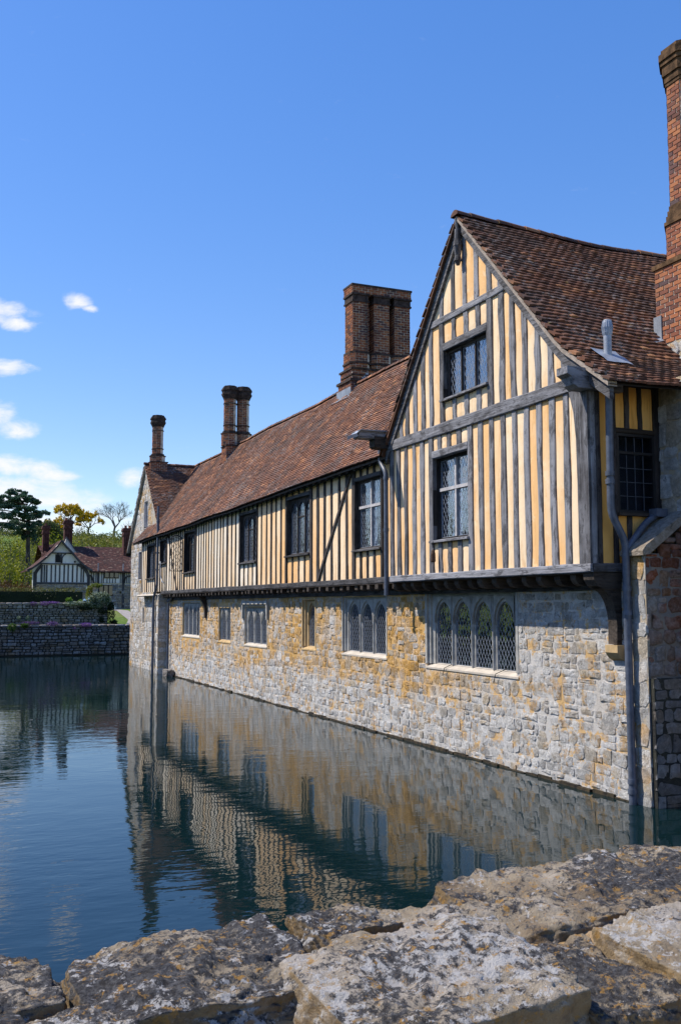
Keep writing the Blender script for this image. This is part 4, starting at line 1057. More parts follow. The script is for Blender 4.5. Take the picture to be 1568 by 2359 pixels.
# jetty under the bay
g = G(); g.box(8.95, 9.6, 11.62, 18.2, 3.272, 3.287); g.build('jetty_soffit', TXD, T2)
y = 12.15
while y < 18.2:
    w = rng.uniform(0.06, 0.085); o = rng.uniform(0, 0.05)
    g = G(); g.prism([(8.97 + o, 3.27), (8.97 + o, 3.20), (9.02 + o, 3.13), (9.10 + o, 3.10), (9.5, 3.10), (9.5, 3.27)], 'y', y - w, y + w, rng.random()); g.build('joist', TXD, T2); y += rng.uniform(0.38, 0.46)
g = G(); g.prism([(8.95, 3.28), (8.96, 3.18), (9.02, 3.09), (9.12, 3.05), (9.6, 3.05), (9.6, 3.28)], 'y', 11.60, 11.84); g.build('corner_joist', TXD, T2)
ar = [(9.07 + 0.30 * math.sin(t), 3.05 - 0.55 * (1 - math.cos(t))) for t in np.linspace(0, math.pi / 2, 9)]
g = G(); g.prism([(9.05, 3.05)] + ar + [(9.36, 2.24), (9.47, 2.24), (9.47, 3.05)], 'y', 11.62, 11.82); g.build('jetty_bracket', TXD, T2)
g = G(); g.prism([(9.33, 2.23), (9.33, 2.12), (9.40, 2.03), (9.48, 1.99), (9.48, 2.23)], 'y', 11.58, 11.86); g.build('corbel', OCHRE, T2)
# side wall towards the bridge
mps = FY(11.6)
stud(mps, 8.95, 9.05, 3.42, 6.1, 6.1, TV, T2, d0=-0.004, name='post'); stud(mps, 9.05, 9.13, 3.42, 6.1, 6.1, TVD, T2, d0=-0.02, name='post')
rail(mps, 8.95, 10.24, 3.29, 3.42, TX, T2, name='sill_beam', d0=-0.02)
stud(mps, 9.345, 9.43, 3.42, 6.1, 6.1, TVD, T2, d0=-0.012, name='post'); stud(mps, 10.13, 10.25, 3.42, 6.1, 6.1, TVD, T2, d0=-0.012, name='post')
framed(mps, 9.13, 9.345, 3.42, 6.1, [], TVD, PLASTER_S, T2)
framed(mps, 9.43, 10.13, 5.45, 6.1, [(9.60, 9.69), (9.85, 9.93)], TVD, PLASTER_S, T2)
framed(mps, 9.43, 10.13, 3.42, 4.13, [(9.60, 9.69)], TVD, PLASTER_S, T2)
rail(mps, 9.41, 10.15, 5.37, 5.45, TXD, T2, name='lintel', d0=-0.02)
rail(mps, 8.93, 10.24, 6.09, 6.2, TXD, T2, name='wall_plate', d0=-0.02)
g = G()
for q in ((9.43, 9.47, 4.18, 5.37), (10.09, 10.13, 4.18, 5.37), (9.47, 10.09, 4.18, 4.22), (9.47, 10.09, 5.33, 5.37), (9.47, 10.09, 5.06, 5.10)): mbox(g, mps, *q, -0.005, 0.06)
sw = g.build('window', IRON, T2); room(mps, 9.43, 10.13, 4.18, 5.37, 0.05, 0.8, sw)
g = G()
for i in range(1, 4): mbox(g, mps, 9.47 + i * 0.155 - 0.003, 9.47 + i * 0.155 + 0.003, 4.22, 5.33, 0.02, 0.034)
for z in (4.43, 4.64, 4.85): mbox(g, mps, 9.47, 10.09, z - 0.003, z + 0.003, 0.018, 0.036)
g.build('glazing_bar', m_plain('dull_lead_bar', (0.10, 0.11, 0.13), 0.6, 0.2, 20, 0), sw)
for i in range(4):
    for z0, z1 in ((4.22, 4.43), (4.43, 4.64), (4.64, 4.85), (4.85, 5.06), (5.10, 5.33)):
        t = rng.gauss(0, 0.012); PN.add([mps(9.47 + 0.155 * (i + u), z0 + (z1 - z0) * w_, 0.027 + t * (u - 0.5)) for u, w_ in ((0, 0), (1, 0), (1, 1), (0, 1))], [(0, 1, 2, 3)], sw)
g = G(); mbox(g, mps, 9.40, 10.18, 4.13, 4.18, -0.06, 0.05); g.build('sill', TXD, sw)
# projecting plate ends that carry the verges
g = G(); g.prism([(8.50, 6.28), (8.50, 6.17), (8.58, 6.13), (8.62, 6.02), (8.70, 5.97), (9.5, 5.97), (9.5, 6.28)], 'y', 11.50, 11.76); g.build('plate_end', TX, T2)
g = G(); g.prism([(8.58, 6.33), (8.58, 6.12), (8.64, 6.09), (8.78, 6.08), (9.2, 6.10), (9.2, 6.33)], 'y', 18.22, 18.5); g.build('plate_end', TXD, T2)
g = G(); g.box(8.93, 9.08, 18.22, 18.38, 5.86, 6.08); g.build('plate_bracket', TXD, T2)
g = G(); g.box(8.22, 9.12, 18.24, 18.29, 6.30, 6.44); g.box(8.22, 9.12, 18.47, 18.52, 6.30, 6.44); g.box(8.22, 9.12, 18.24, 18.52, 6.28, 6.31); gt = g.build('valley_gutter', TX, T2)
g = G(); g.add([(9.15, 18.20, 6.47), (8.26, 18.20, 6.45), (8.16, 18.20, 6.36), (7.96, 18.22, 6.29), (9.15, 18.56, 6.47), (8.26, 18.56, 6.45), (8.16, 18.56, 6.36), (7.96, 18.52, 6.29), (8.20, 18.20, 6.30), (7.95, 18.22, 6.20), (8.22, 18.20, 6.43), (9.15, 18.20, 6.43)],
             [(0, 1, 5, 4), (1, 2, 6, 5), (2, 3, 7, 6), (2, 8, 9, 3), (0, 11, 10, 1)]); g.build('lead_lining', LEAD, gt)
# roof slopes
prof = [(10.98, 5.965), (11.6, 6.395), (12.09, 6.735), (15.19, 9.99)]
def bsag(x): u = min(1, max(0, (x - 8.8) / 5)); return -0.16 * math.sin(u * 2.2)
def poly_at(pr, t):
    for (a, za), (b, zb) in zip(pr, pr[1:]):
        L = math.hypot(b - a, zb - za)
        if t <= L: k = t / L; return a + (b - a) * k, za + (zb - za) * k
        t -= L
    (a, za), (b, zb) = pr[-2:]; L = math.hypot(b - a, zb - za); return b + (b - a) * t / L, zb + (zb - za) * t / L
def bay_surf(a, t):
    y, z = poly_at(prof, t); x = 8.80 + a; f_ = t / 5.85
    return (x, y, z + bsag(x) * f_ + 0.035 * nz(x * 0.7, f_ * 3.5, 2) + (0.05 * (x - 8.8) / 5) * (1 - f_))
def bay_surf_l(a, t):
    y = 18.45 - t * 0.629; return (8.80 + a, y, verge(y) + bsag(8.8 + a) * t / 5.15)
for nm, sf, Lt in (('roof', bay_surf, 5.85), ('roof', bay_surf_l, 5.15)):
    vs = []; fs = []
    for i in range(16):
        for k in range(13): p = sf(0.03 + 5.4 * i / 15, Lt * k / 12); vs.append((p[0], p[1], p[2] - 0.025))
    for i in range(15):
        for k in range(12): q = i * 13 + k; fs.append((q, q + 13, q + 14, q + 1))
    r_ = part(nm, vs, fs, TXD, T2)
    if sf is bay_surf: roof2 = r_
    else: roof2b = r_
tile_roof(PT, roof2, bay_surf, 5.4, 5.80, thick=0.036, tail=0.21, gauge=0.115, lift=0.008,  keep=lambda p: not (11.17 < p[0] < 12.2 and 11.55 < p[1] < 12.66))
tile_roof(PT, roof2b, bay_surf_l, 5.4, 5.10, bonus=0.0)
ridge_tiles(roof2, lambda a: (lambda p: (p[0], p[1], p[2] + 0.0))(bay_surf(a - 0.02, 5.85)), 5.3, TILE_B, 0.13)
# lead vent with ribbed cowl
g = G(); g.tube([(9.46, 11.78, 6.38), (9.46, 11.78, 6.92)], 0.062, 14); vp = g.build('vent_pipe', LEAD, T2, smooth=50)
g = G(); g.tube([(9.46, 11.78, 6.90), (9.46, 11.78, 6.94), (9.46, 11.78, 7.02), (9.46, 11.78, 7.10), (9.46, 11.78, 7.14)], [0.064, 0.075, 0.080, 0.072, 0.058], 16)
for k in range(16):
    a = 2 * math.pi * k / 16; g.tube([(9.46 + 0.066 * math.cos(a), 11.78 + 0.066 * math.sin(a), 6.91), (9.46 + 0.084 * math.cos(a), 11.78 + 0.084 * math.sin(a), 7.02), (9.46 + 0.064 * math.cos(a), 11.78 + 0.064 * math.sin(a), 7.13)], 0.007, 4)
g.build('ribbed_cowl', LEAD, vp)
vs = []; fs = []
for i in range(5):
    for k in range(5):
        p = bay_surf(0.42 + 0.48 * i / 4, 0.62 + 0.5 * k / 4); vs.append((p[0], p[1], p[2] + 0.105 + 0.02 * nz(i * 1.1, k * 1.3)))
for i in range(4):
    for k in range(4): q = i * 5 + k; fs.append((q, q + 5, q + 6, q + 1))
part('lead_slate', vs, fs, LEAD, vp, smooth=True)
# tall brick stack behind the bay roof
sb = rectp(11.18, 12.2, 11.6, 12.65); oc = octp(11.60, 12.13, 0.37); ob = octp(11.62, 12.13, 0.46)
segs = [(sb, 7.12, 8.42), (ob, 8.50, 9.08), (oc, 9.42, 11.5)]
bands = [(sb, 8.42, 8.50, 0.035), (ob, 9.08, 9.14, 0.03), (octp(11.61, 12.13, 0.43), 9.14, 9.24, 0.02), (octp(11.6, 12.13, 0.40), 9.24, 9.33, 0.02), (oc, 9.33, 9.42, 0.025), (oc, 11.5, 11.56, 0.02), (oc, 11.56, 11.68, 0.035), (oc, 11.68, 11.86, 0.06), (oc, 11.86, 11.94, 0.085), (oc, 11.94, 12.06, 0.11), (oc, 12.06, 12.14, 0.07)]
c3 = chimney(T2, PB, segs, bands, MBRICK)
g = G(); g.prism(off_poly(sb, -0.004), 'z', 6.0, 7.12); q = g.build('stone_base', MORTAR_G, c3)
rubble(PSb, c3, FX(11.18), 11.6, 12.65, 6.3, 7.12, hr=(0.14, 0.26), wr=(0.2, 0.4), proud=0.03); rubble(PSb, c3, FY(11.6), 11.18, 12.2, 6.3, 7.12, hr=(0.14, 0.26), wr=(0.2, 0.4), proud=0.03)
g = G(); g.box(11.15, 11.17, 12.50, 12.68, 7.10, 7.62); g.add([(11.16, 12.45, 7.18), (11.16, 12.75, 7.42), (10.92, 12.40, 7.10), (10.95, 12.72, 7.36)], [(0, 1, 3, 2)]); g.add([(11.165, 12.68, 7.1), (11.165, 12.68, 7.62), (11.3, 12.69, 7.62), (11.3, 12.69, 7.1)], [(0, 1, 2, 3)]); g.build('lead_flashing', LEAD, c3)
# downpipe at the near corner with its branch
pipe(T2, [(9.17, 11.42, 6.0), (9.15, 11.42, 4.15), (9.38, 11.40, 3.72), (9.385, 11.40, -0.06)], 0.056, [(9.15, 11.42, 4.72), (9.15, 11.42, 4.6), (9.385, 11.40, 3.05), (9.385, 11.40, 2.7), (9.385, 11.40, 0.32), (9.385, 11.40, 0.18)], n=14)
pipe(T2, [(9.40, 11.40, 3.62), (9.80, 11.46, 4.02), (10.10, 11.50, 4.18)], 0.05, name='branch_pipe')
g = G(); g.box(9.95, 10.16, 11.38, 11.54, 4.12, 4.24); g.build('lead_hopper', PIPE, T2)
g = G(); g.box(9.3, 14, 11.9, 18.0, 3.5, 6.0); g.build('hidden_core', ROOM, T2)  # unseen dark filler inside the bay, added to block light
PN.flush(); PT.flush(); PB.flush(); PSb.flush()
lt = thing('hanging_lantern', 'small rusty lantern hanging from the sill of the lower gable window', 'lantern', (8.84, 16.22, 3.78))
g = G(); g.tube([(8.85, 16.24, 4.02), (8.84, 16.25, 3.94), (8.84, 16.19, 3.88), (8.84, 16.23, 3.84)], 0.006, 5); g.build('hook', IRON, lt)
g = G(); g.tube([(8.84, 16.22, 3.62), (8.84, 16.22, 3.64), (8.84, 16.22, 3.78), (8.84, 16.22, 3.84), (8.84, 16.22, 3.86)], [0.035, 0.048, 0.045, 0.03, 0.012], 10); g.build('lantern_body', m_plain('rusty_iron', (0.07, 0.035, 0.018), 0.7, 0.5, 30), lt)

# ============================================================ stone corner block right of the bay
T3 = thing('stone_corner_block', 'massive stone corner block with sloped offset beside the near downpipe', 'building', (9.9, 11.1, 0))
PS = Pieces('stone', STONE_G, 300, smooth=25)
s1 = wall_sheet(FX(9.47), 11.1, 11.46, -0.4, 3.62, [], MORTAR_G, T3, 'stone_wall'); rubble(PS, s1, FX(9.47), 11.1, 11.44, -0.05, 3.58, hr=(0.2, 0.4), wr=(0.3, 0.5), proud=0.010, split=0.05)
s2 = wall_sheet(FX(10.24), 10.0, 11.62, -0.4, 6.2, [], MORTAR_G, T3, 'stone_wall'); rubble(PS, s2, FX(10.24), 10.0, 11.6, 3.4, 6.15, hr=(0.24, 0.42), wr=(0.3, 0.62), proud=0.018, split=0.05, gap=0.012)
PS.flush()
RED = m_stone('red_brown_ragstone', grey=(0.30, 0.28, 0.26), pale=(0.42, 0.40, 0.37), warm=(0.30, 0.11, 0.06), tan=(0.28, 0.17, 0.10), zone=False, warmth=0.75, dark=0.05)
PS = Pieces('stone', RED, 200, smooth=True)
s3 = wall_sheet(FY(11.1), 9.47, 10.24, -0.4, 3.55, [], m_mortar('grey_brown_joint', a=(0.22, 0.19, 0.16), b=(0.17, 0.17, 0.17), zone=False), T3, 'stone_wall'); rubble(PS, s3, FY(11.1), 9.47, 10.24, 1.80, 4.05, hr=(0.12, 0.26), wr=(0.12, 0.36), proud=0.012, top=lambda a: 3.55 + (a - 9.5) * 0.68)
PS.flush()
g = G(); g.box(9.50, 10.24, 11.02, 11.12, -0.4, 1.78); pl_ = g.build('mossy_plinth', MORTAR_D, T3)
PS = Pieces('stone', STONE_D, 60, smooth=25); rubble(PS, pl_, FY(11.02), 9.50, 10.24, -0.05, 1.78, hr=(0.12, 0.28), wr=(0.15, 0.42), proud=0.007, gap=0.003, split=0.2); PS.flush()
g = G(); g.prism([(9.40, 3.52), (9.39, 3.58), (9.45, 3.66), (10.24, 4.20), (10.24, 4.06), (9.52, 3.54)], 'y', 11.05, 11.55); g.build('sloped_offset', m_stone('mossy_offset_stone', grey=(0.30, 0.30, 0.31), pale=(0.42, 0.41, 0.40), warm=(0.36, 0.22, 0.06), tan=(0.26, 0.20, 0.12), zone=False, warmth=0.8, dark=0.05), T3)
g = G(); g.box(10.25, 12.2, 10.0, 11.58, -0.4, 6.2); g.box(9.49, 10.2, 11.12, 11.5, -0.4, 3.55); g.build('hidden_core', MORTAR_G, T3)

# ============================================================ far stone gable
T4 = thing('stone_gable_wing', 'far stone gable with lancet window and ornate brick chimney at its apex', 'building', (9.65, 45.8, 0))
PS = Pieces('stone', STONE_G, 300, smooth=25); PN = Pieces('pane', GLASS, 100); PT = Pieces('tile', TILE_B, 300); PB = Pieces('brick', BRICK, 300)
tile_bases(PT); brick_base(PB); GX = 9.65
gh = [(45.35, 46.20, 6.42, 7.76), (46.60, 47.32, 4.02, 5.42)]
def gtop(y): return gable_z(y) - 0.06
mpg = FX(GX)
gw = G()
A = [41.9, 43, 44, 45.35, 45.8, 46.2, 46.6, 47.32, 48.2, 49.12]
for i in range(len(A) - 1):
    l, r = A[i], A[i + 1]; cuts = [-0.4]
    hh = [h for h in gh if h[0] <= l + 1e-6 and h[1] >= r - 1e-6]
    lo = -0.4
    for h in hh: gw.add([mpg(l, lo, 0), mpg(r, lo, 0), mpg(r, h[2], 0), mpg(l, h[2], 0)], [(0, 1, 2, 3)]); lo = h[3]
    gw.add([mpg(l, lo, 0), mpg(r, lo, 0), mpg(r, gtop(r), 0), mpg(l, gtop(l), 0)], [(0, 1, 2, 3)])
gwo = gw.build('stone_wall', MORTAR_G, T4)
rubble(PS, gwo, mpg, 44.4, 49.1, -0.05, 9.4, gh, hr=(0.14, 0.26), wr=(0.18, 0.42), top=gtop)
stone_window(T4, PN, mpg, 45.35, 46.20, 6.42, 7.76, 1, FRAMEW, FRAMEW, side=0.14, head=0.12, lancet=True, rec=0.2)
stone_window(T4, PN, mpg, 46.60, 47.32, 4.02, 5.42, 1, FRAMEW, FRAMEW, side=0.14, head=0.12, lancet=True, rec=0.2)
w2_ = wall_sheet(FX(9.38), 41.0, 45.62, -0.4, 3.24, [(44.6, 44.8, 2.05, 2.72)], MORTAR_G, T4, 'stone_wall')
rubble(PS, w2_, FX(9.38), 41.0, 45.6, -0.05, 3.22, [(44.5, 44.9, 1.95, 2.8)], hr=(0.14, 0.27), wr=(0.16, 0.42))
stone_window(T4, PN, FX(9.38), 44.5, 44.9, 1.95, 2.8, 1, FRAMEW, SILLST, side=0.12, head=0.08, lancet=True, rec=0.15)
bt = wall_sheet(FX(9.08), 40.32, 41.0, -0.4, 3.24, [], MORTAR_G, T4, 'buttress'); rubble(PS, bt, FX(9.08), 40.33, 40.98, -0.05, 3.22, hr=(0.2, 0.36), wr=(0.3, 0.6), split=0.05)
bs = wall_sheet(FY(40.32), 9.08, 9.5, -0.4, 3.24, [], MORTAR_G, T4, 'buttress'); rubble(PS, bs, FY(40.32), 9.08, 9.47, -0.05, 3.22, hr=(0.2, 0.36), wr=(0.25, 0.5), split=0.05)
g = G(); g.box(9.70, 15, 41.9, 49.1, -0.4, 5.6); g.prism([(41.95, 5.6), (49.6, 5.6), (45.8, 9.42)], 'x', 10.6, 15); g.box(9.10, 9.6, 40.36, 41.0, -0.4, 3.2); g.box(9.42, 9.7, 41, 45.6, -0.4, 3.2); g.build('hidden_core', ROOM, T4)  # hidden dark filler of the wing, added to keep light out
def gsurf(a, t): y = 41.75 + t * 0.70; return (9.50 + a, y, gable_z(y) - 0.02 + 0.02 * nz(a, t))
def gsurf2(a, t): y = 49.85 - t * 0.70; return (9.50 + a, y, gable_z(y) - 0.02)
for sf in (gsurf, gsurf2):
    vs = []; fs = []
    for i in range(2):
        for k in range(2): p = sf(5.2 * i, 5.79 * k); vs.append((p[0] + 0.02, p[1], p[2] - 0.03))
    r_ = part('roof', vs, [(0, 2, 3, 1)], TXD, T4)
    if sf is gsurf: roof4 = r_; tile_roof(PT, r_, sf, 3.2, 5.76)
    else: tile_roof(PT, r_, sf, 3.2, 5.76, bonus=0.0)
ridge_tiles(roof4, lambda a: (9.5 + a, 45.8, 9.5), 2.9, TILE_B)
for s_, mt in ((-1, DRESSED), (1, DRESSED)):
    vs = []; fs = []
    for k in range(9):
        y = 45.8 + s_ * 3.85 * k / 8
        for z, x in ((0.0, 9.52), (-0.10, 9.52), (-0.10, 9.68), (0.0, 9.68)): vs.append((x, y, gable_z(y) + z - 0.02))
    for k in range(8):
        for j in range(4): fs.append((k * 4 + j, k * 4 + (j + 1) % 4, k * 4 + 4 + (j + 1) % 4, k * 4 + 4 + j))
    part('verge_coping', vs, fs, mt, T4)
b4 = rectp(9.74, 10.54, 45.4, 46.2)
a_, b_ = ornate(10.14, 45.8, 0, 0, 11.30, 0.245, T4, PB, b4, 9.60, 9.90, 0.34)
chimney(T4, PB, [(b4, 8.9, 9.56)] + a_, [(b4, 9.56, 9.60, 0.03)] + b_, SOOT)
PS.flush(); PN.flush(); PT.flush(); PB.flush()
def boulder(name, c, dims, mat, parent=None, seed=1.0, sub=3, rough=0.12, **k):
    """rough rounded block"""
    n = 2 ** sub + 1; vs = []; fs = []; idx = {}
    def vert(p):
        q = Vector(p); m_ = max(abs(q.x), abs(q.y), abs(q.z)); sph = q.normalized()
        r_ = q.lerp(sph * 1.15, 0.35)
        d = noise.fractal(r_ * 1.7 + Vector((seed, seed * 2, 0)), 0.8, 2.0, 5) * rough + noise.noise(r_ * 0.9 + Vector((seed * 3, 0, 1))) * rough * 0.9
        r_ = r_ * (1 + d)
        return (c[0] + r_.x * dims[0], c[1] + r_.y * dims[1], c[2] + r_.z * dims[2])
    for ax in range(3):
        for sg in (-1, 1):
            grid = []
            for i in range(n):
                for j in range(n):
                    u, w = -1 + 2 * i / (n - 1), -1 + 2 * j / (n - 1); p = [0, 0, 0]; p[ax] = sg; p[(ax + 1) % 3] = u; p[(ax + 2) % 3] = w
                    key = tuple(round(t, 5) for t in p)
                    if key not in idx: idx[key] = len(vs); vs.append(vert(p))
                    grid.append(idx[key])
            for i in range(n - 1):
                for j in range(n - 1):
                    q = (grid[i * n + j], grid[(i + 1) * n + j], grid[(i + 1) * n + j + 1], grid[i * n + j + 1]); fs.append(q if sg > 0 else q[::-1])
    return part(name, vs, fs, mat, parent, smooth=True, rnd=[rng.random()] * len(vs), **k)
boulder('foundation_stone', (9.26, 39.2, 0.08), (0.15, 0.40, 0.19), STONE_D, None, 4.0, 4, 0.16, label='flat boulder at the water beside the stone buttress', cat='boulder')
# ============================================================ bridge parapet in the foreground
def m_lichen():
    m = Mat('lichened_stone')
    m._rnd = m.n('ShaderNodeAttribute', attribute_name='rnd').outputs['Fac']
    geo = m.n('ShaderNodeNewGeometry'); upn = m.sep(geo.outputs['Normal'])[2]; up = m.step(upn, 0.05, 0.65)
    n1_ = m.noise(6, 6, 0.62); n2_ = m.noise(46, 8, 0.76, m.map(loc=(3, 1, 7))); n3_ = m.noise(95, 6, 0.75)
    base = m.ramp(m.math('ADD', n1_, m.math('MULTIPLY', m.math('SUBTRACT', m.rnd, 0.5), 0.35)), [(0.30, (0.24, 0.175, 0.11)), (0.46, (0.38, 0.31, 0.22)), (0.60, (0.50, 0.43, 0.35)), (0.75, (0.46, 0.43, 0.40))])
    dk = m.math('MULTIPLY', m.step(m.math('ADD', m.math('MULTIPLY', m.noise(3.4, 4, 0.6, m.map(loc=(5, 8, 3))), 0.45), m.math('ADD', m.math('MULTIPLY', n2_, 0.55), m.math('MULTIPLY', m.math('SUBTRACT', 0.5, m.rnd), 0.16))), 0.475, 0.53), m.math('ADD', m.math('MULTIPLY', up, 0.75), 0.2))
    base = m.mix(m.math('MULTIPLY', m.math('SUBTRACT', 1.0, up), 0.7), base, m.mix(m.step(n2_, 0.35, 0.65), (0.20, 0.125, 0.05), (0.46, 0.31, 0.14)))
    col = m.mix(dk, base, m.mix(m.step(n3_, 0.4, 0.65), (0.03, 0.03, 0.034), (0.13, 0.13, 0.135)))
    orr = m.math('MULTIPLY', m.step(m.noise(40, 6, 0.72, m.map(loc=(9, 4, 2))), 0.565, 0.625), 0.8)
    col = m.mix(orr, col, (0.46, 0.26, 0.075))
    pl = m.math('MULTIPLY', m.step(m.math('ADD', m.math('MULTIPLY', m.noise(48, 7, 0.75, m.map(loc=(1, 7, 5))), 0.65), m.math('MULTIPLY', m.math('ADD', m.noise(5, 3, 0.6, m.map(loc=(2, 1, 9))), m.math('MULTIPLY', m.math('SUBTRACT', m.rnd, 0.5), 0.25)), 0.35)), 0.54, 0.575), m.math('ADD', m.math('MULTIPLY', up, 0.65), 0.15))
    col = m.mix(pl, col, (0.60, 0.58, 0.56))
    wh = m.math('MULTIPLY', m.step(m.noise(16, 9, 0.72, m.map(loc=(6, 2, 8))), 0.655, 0.675), m.math('MULTIPLY', up, 0.9))
    col = m.mix(wh, col, (0.76, 0.75, 0.73))
    h = m.math('ADD', m.math('MULTIPLY', n2_, 0.7), m.math('ADD', m.math('MULTIPLY', n3_, 0.45), m.math('MULTIPLY', m.noise(190, 4, 0.7), 0.25)))
    return m.done(col, 0.95, m.bump(h, 1.0, 0.018), spec=0.15)
LICH = m_lichen()
T6 = thing('bridge_parapet', 'lichen-covered rubble parapet of the bridge across the foreground', 'wall', (0.8, 1.6, 1.1))
def rock(c, dims, rot, seed, sub=5, rough=0.10, flat=0.3, tilt=(0, 0), sq=0.38):
    n = 2 ** sub + 1; vs = []; fs = []; idx = {}; ca, sa = math.cos(rot), math.sin(rot)
    o1 = Vector((seed * 1.7, seed * 0.6, seed * 2.3))
    def vert(p):
        q = Vector(p); sph = q.normalized() * 1.12
        r_ = q.lerp(sph, sq)
        w_ = Vector((r_.x * dims[0], r_.y * dims[1], r_.z * dims[2]))
        nn = sph.normalized()
        d = noise.fractal(w_ * 8 + o1, 0.75, 2.2, 7) * 0.024 * rough / 0.1 + noise.noise(w_ * 4.5 + o1 * 2) * 0.018 * rough / 0.1
        st = noise.noise(Vector((w_.x * 3, w_.y * 3, w_.z * 26)) + o1) * 0.007 + abs(noise.noise(w_ * 16 + o1)) * -0.012
        if q.z > 0.9: d *= 0.8
        if sub > 5: d += noise.fractal(w_ * 34 + o1, 0.7, 2.1, 4) * 0.0042
        w_ = w_ + nn * (d + st)
        w_.z += w_.x * tilt[0] + w_.y * tilt[1]
        return (c[0] + w_.x * ca - w_.y * sa, c[1] + w_.x * sa + w_.y * ca, c[2] + w_.z)
    for ax in range(3):
        for sg in (-1, 1):
            grid = []
            for i in range(n):
                for j in range(n):
                    u, w = -1 + 2 * i / (n - 1), -1 + 2 * j / (n - 1); p = [0, 0, 0]; p[ax] = sg; p[(ax + 1) % 3] = u; p[(ax + 2) % 3] = w
                    key = tuple(round(t, 5) for t in p)
                    if key not in idx: idx[key] = len(vs); vs.append(vert(p))
                    grid.append(idx[key])
            for i in range(n - 1):
                for j in range(n - 1):
                    q = (grid[i * n + j], grid[(i + 1) * n + j], grid[(i + 1) * n + j + 1], grid[i * n + j + 1]); fs.append(q if sg > 0 else q[::-1])
    return vs, fs
ROCKS = [  # centre, half sizes, turn, tilt of the top
    ((0.455, 1.70, 2.105), (0.215, 0.17, 0.085), 0.05, (0.03, 0.04)), ((0.02, 1.735, 2.105), (0.225, 0.15, 0.09), 0.1, (0.0, 0.0)),
    ((0.10, 1.46, 2.07), (0.25, 0.14, 0.10), 0.12, (0.0, 0.12)), ((0.775, 1.785, 2.125), (0.10, 0.09, 0.085), 0.2, (0, 0)),
    ((0.94, 1.775, 2.105), (0.09, 0.08, 0.08), -0.1, (0.05, 0)), ((1.305, 1.825, 2.09), (0.265, 0.175, 0.105), 0.03, (0.05, 0.10)),
    ((1.78, 1.80, 2.085), (0.22, 0.20, 0.11), -0.1, (0.0, 0.1)), ((0.815, 1.515, 2.075), (0.23, 0.17, 0.115), 0.10, (0.02, 0.12)),
    ((1.13, 1.50, 2.04), (0.10, 0.15, 0.11), 0.05, (0.0, 0.1)), ((1.36, 1.44, 2.055), (0.14, 0.20, 0.12), 0.15, (0, 0.1)),
    ((1.62, 1.50, 2.05), (0.13, 0.19, 0.12), 0.0, (0, 0)), ((0.45, 1.41, 2.00), (0.18, 0.14, 0.10), 0.0, (0, 0.1)),
    ((0.62, 1.30, 1.94), (0.22, 0.10, 0.10), 0.05, (0, 0)), ((1.0, 1.28, 1.92), (0.2, 0.10, 0.10), 0.0, (0, 0)), ((0.15, 1.28, 1.90), (0.27, 0.10, 0.1), 0.0, (0, 0)), ((1.45, 1.24, 1.90), (0.27, 0.10, 0.1), 0.0, (0, 0))]
for i, (c, d, r_, t_) in enumerate(ROCKS):
    vs, fs = rock(c, (d[0] * 0.99, d[1] * 1.0, d[2] * 1.05), r_, i + 1.3, 6 if i < 10 else 4, 0.10, tilt=t_, sq=0.18 if i in (7, 8) else 0.32)
    part('stone', vs, fs, LICH, T6, rnd=[[0.38, 0.52, 0.55, 0.33, 0.4, 0.26, 0.32, 0.70, 0.24, 0.58, 0.5, 0.9, 0.85, 0.75, 0.6, 0.4][i]] * len(vs), smooth=True)
k = 0
for x0, x1 in ((-4.0, -0.22), (2.02, 9.3)):
    x = x0
    while x < x1:
        w = rng.uniform(0.14, 0.26)
        for yy, dy in ((1.76, 0.16), (1.47, 0.15)):
            vs, fs = rock((x + w, yy, 2.10 + rng.uniform(-0.03, 0.04)), (w * 0.97, dy, 0.11), rng.uniform(-.1, .1), 30 + k, 3, 0.1); part('stone', vs, fs, LICH, T6, rnd=[rng.random()] * len(vs), smooth=True); k += 1
        x += 2 * w
BED = m_mortar('parapet_mortar', a=(0.42, 0.27, 0.12), b=(0.34, 0.27, 0.20), zone=False)
vs = []; fs = []; NX = 150
for i in range(NX + 1):
    x = -4 + 13.3 * i / NX
    for y, z in ((1.93, -0.4), (1.92, 1.98), (1.86, 2.08), (1.74, 2.14), (1.63, 2.15), (1.52, 2.12), (1.40, 2.08), (1.30, 1.98), (1.27, 1.90), (1.27, 1.05)):
        vs.append((x, y, z + (0.03 * noise.fractal(Vector((x * 6, y * 6, 1.0)), 0.9, 2, 4) if z > 1.5 else 0)))
for i in range(NX):
    for j in range(9): q = i * 10 + j; fs.append((q, q + 10, q + 11, q + 1))
part('mortar_bed', vs, fs, BED, T6, smooth=True)
g = G(); g.box(-4, 9.3, -3, 1.3, 0.9, 1.08); g.build('bridge_deck', m_plain('deck_gravel', (0.30, 0.27, 0.23), 0.95, 0.3, 9), kind='structure')

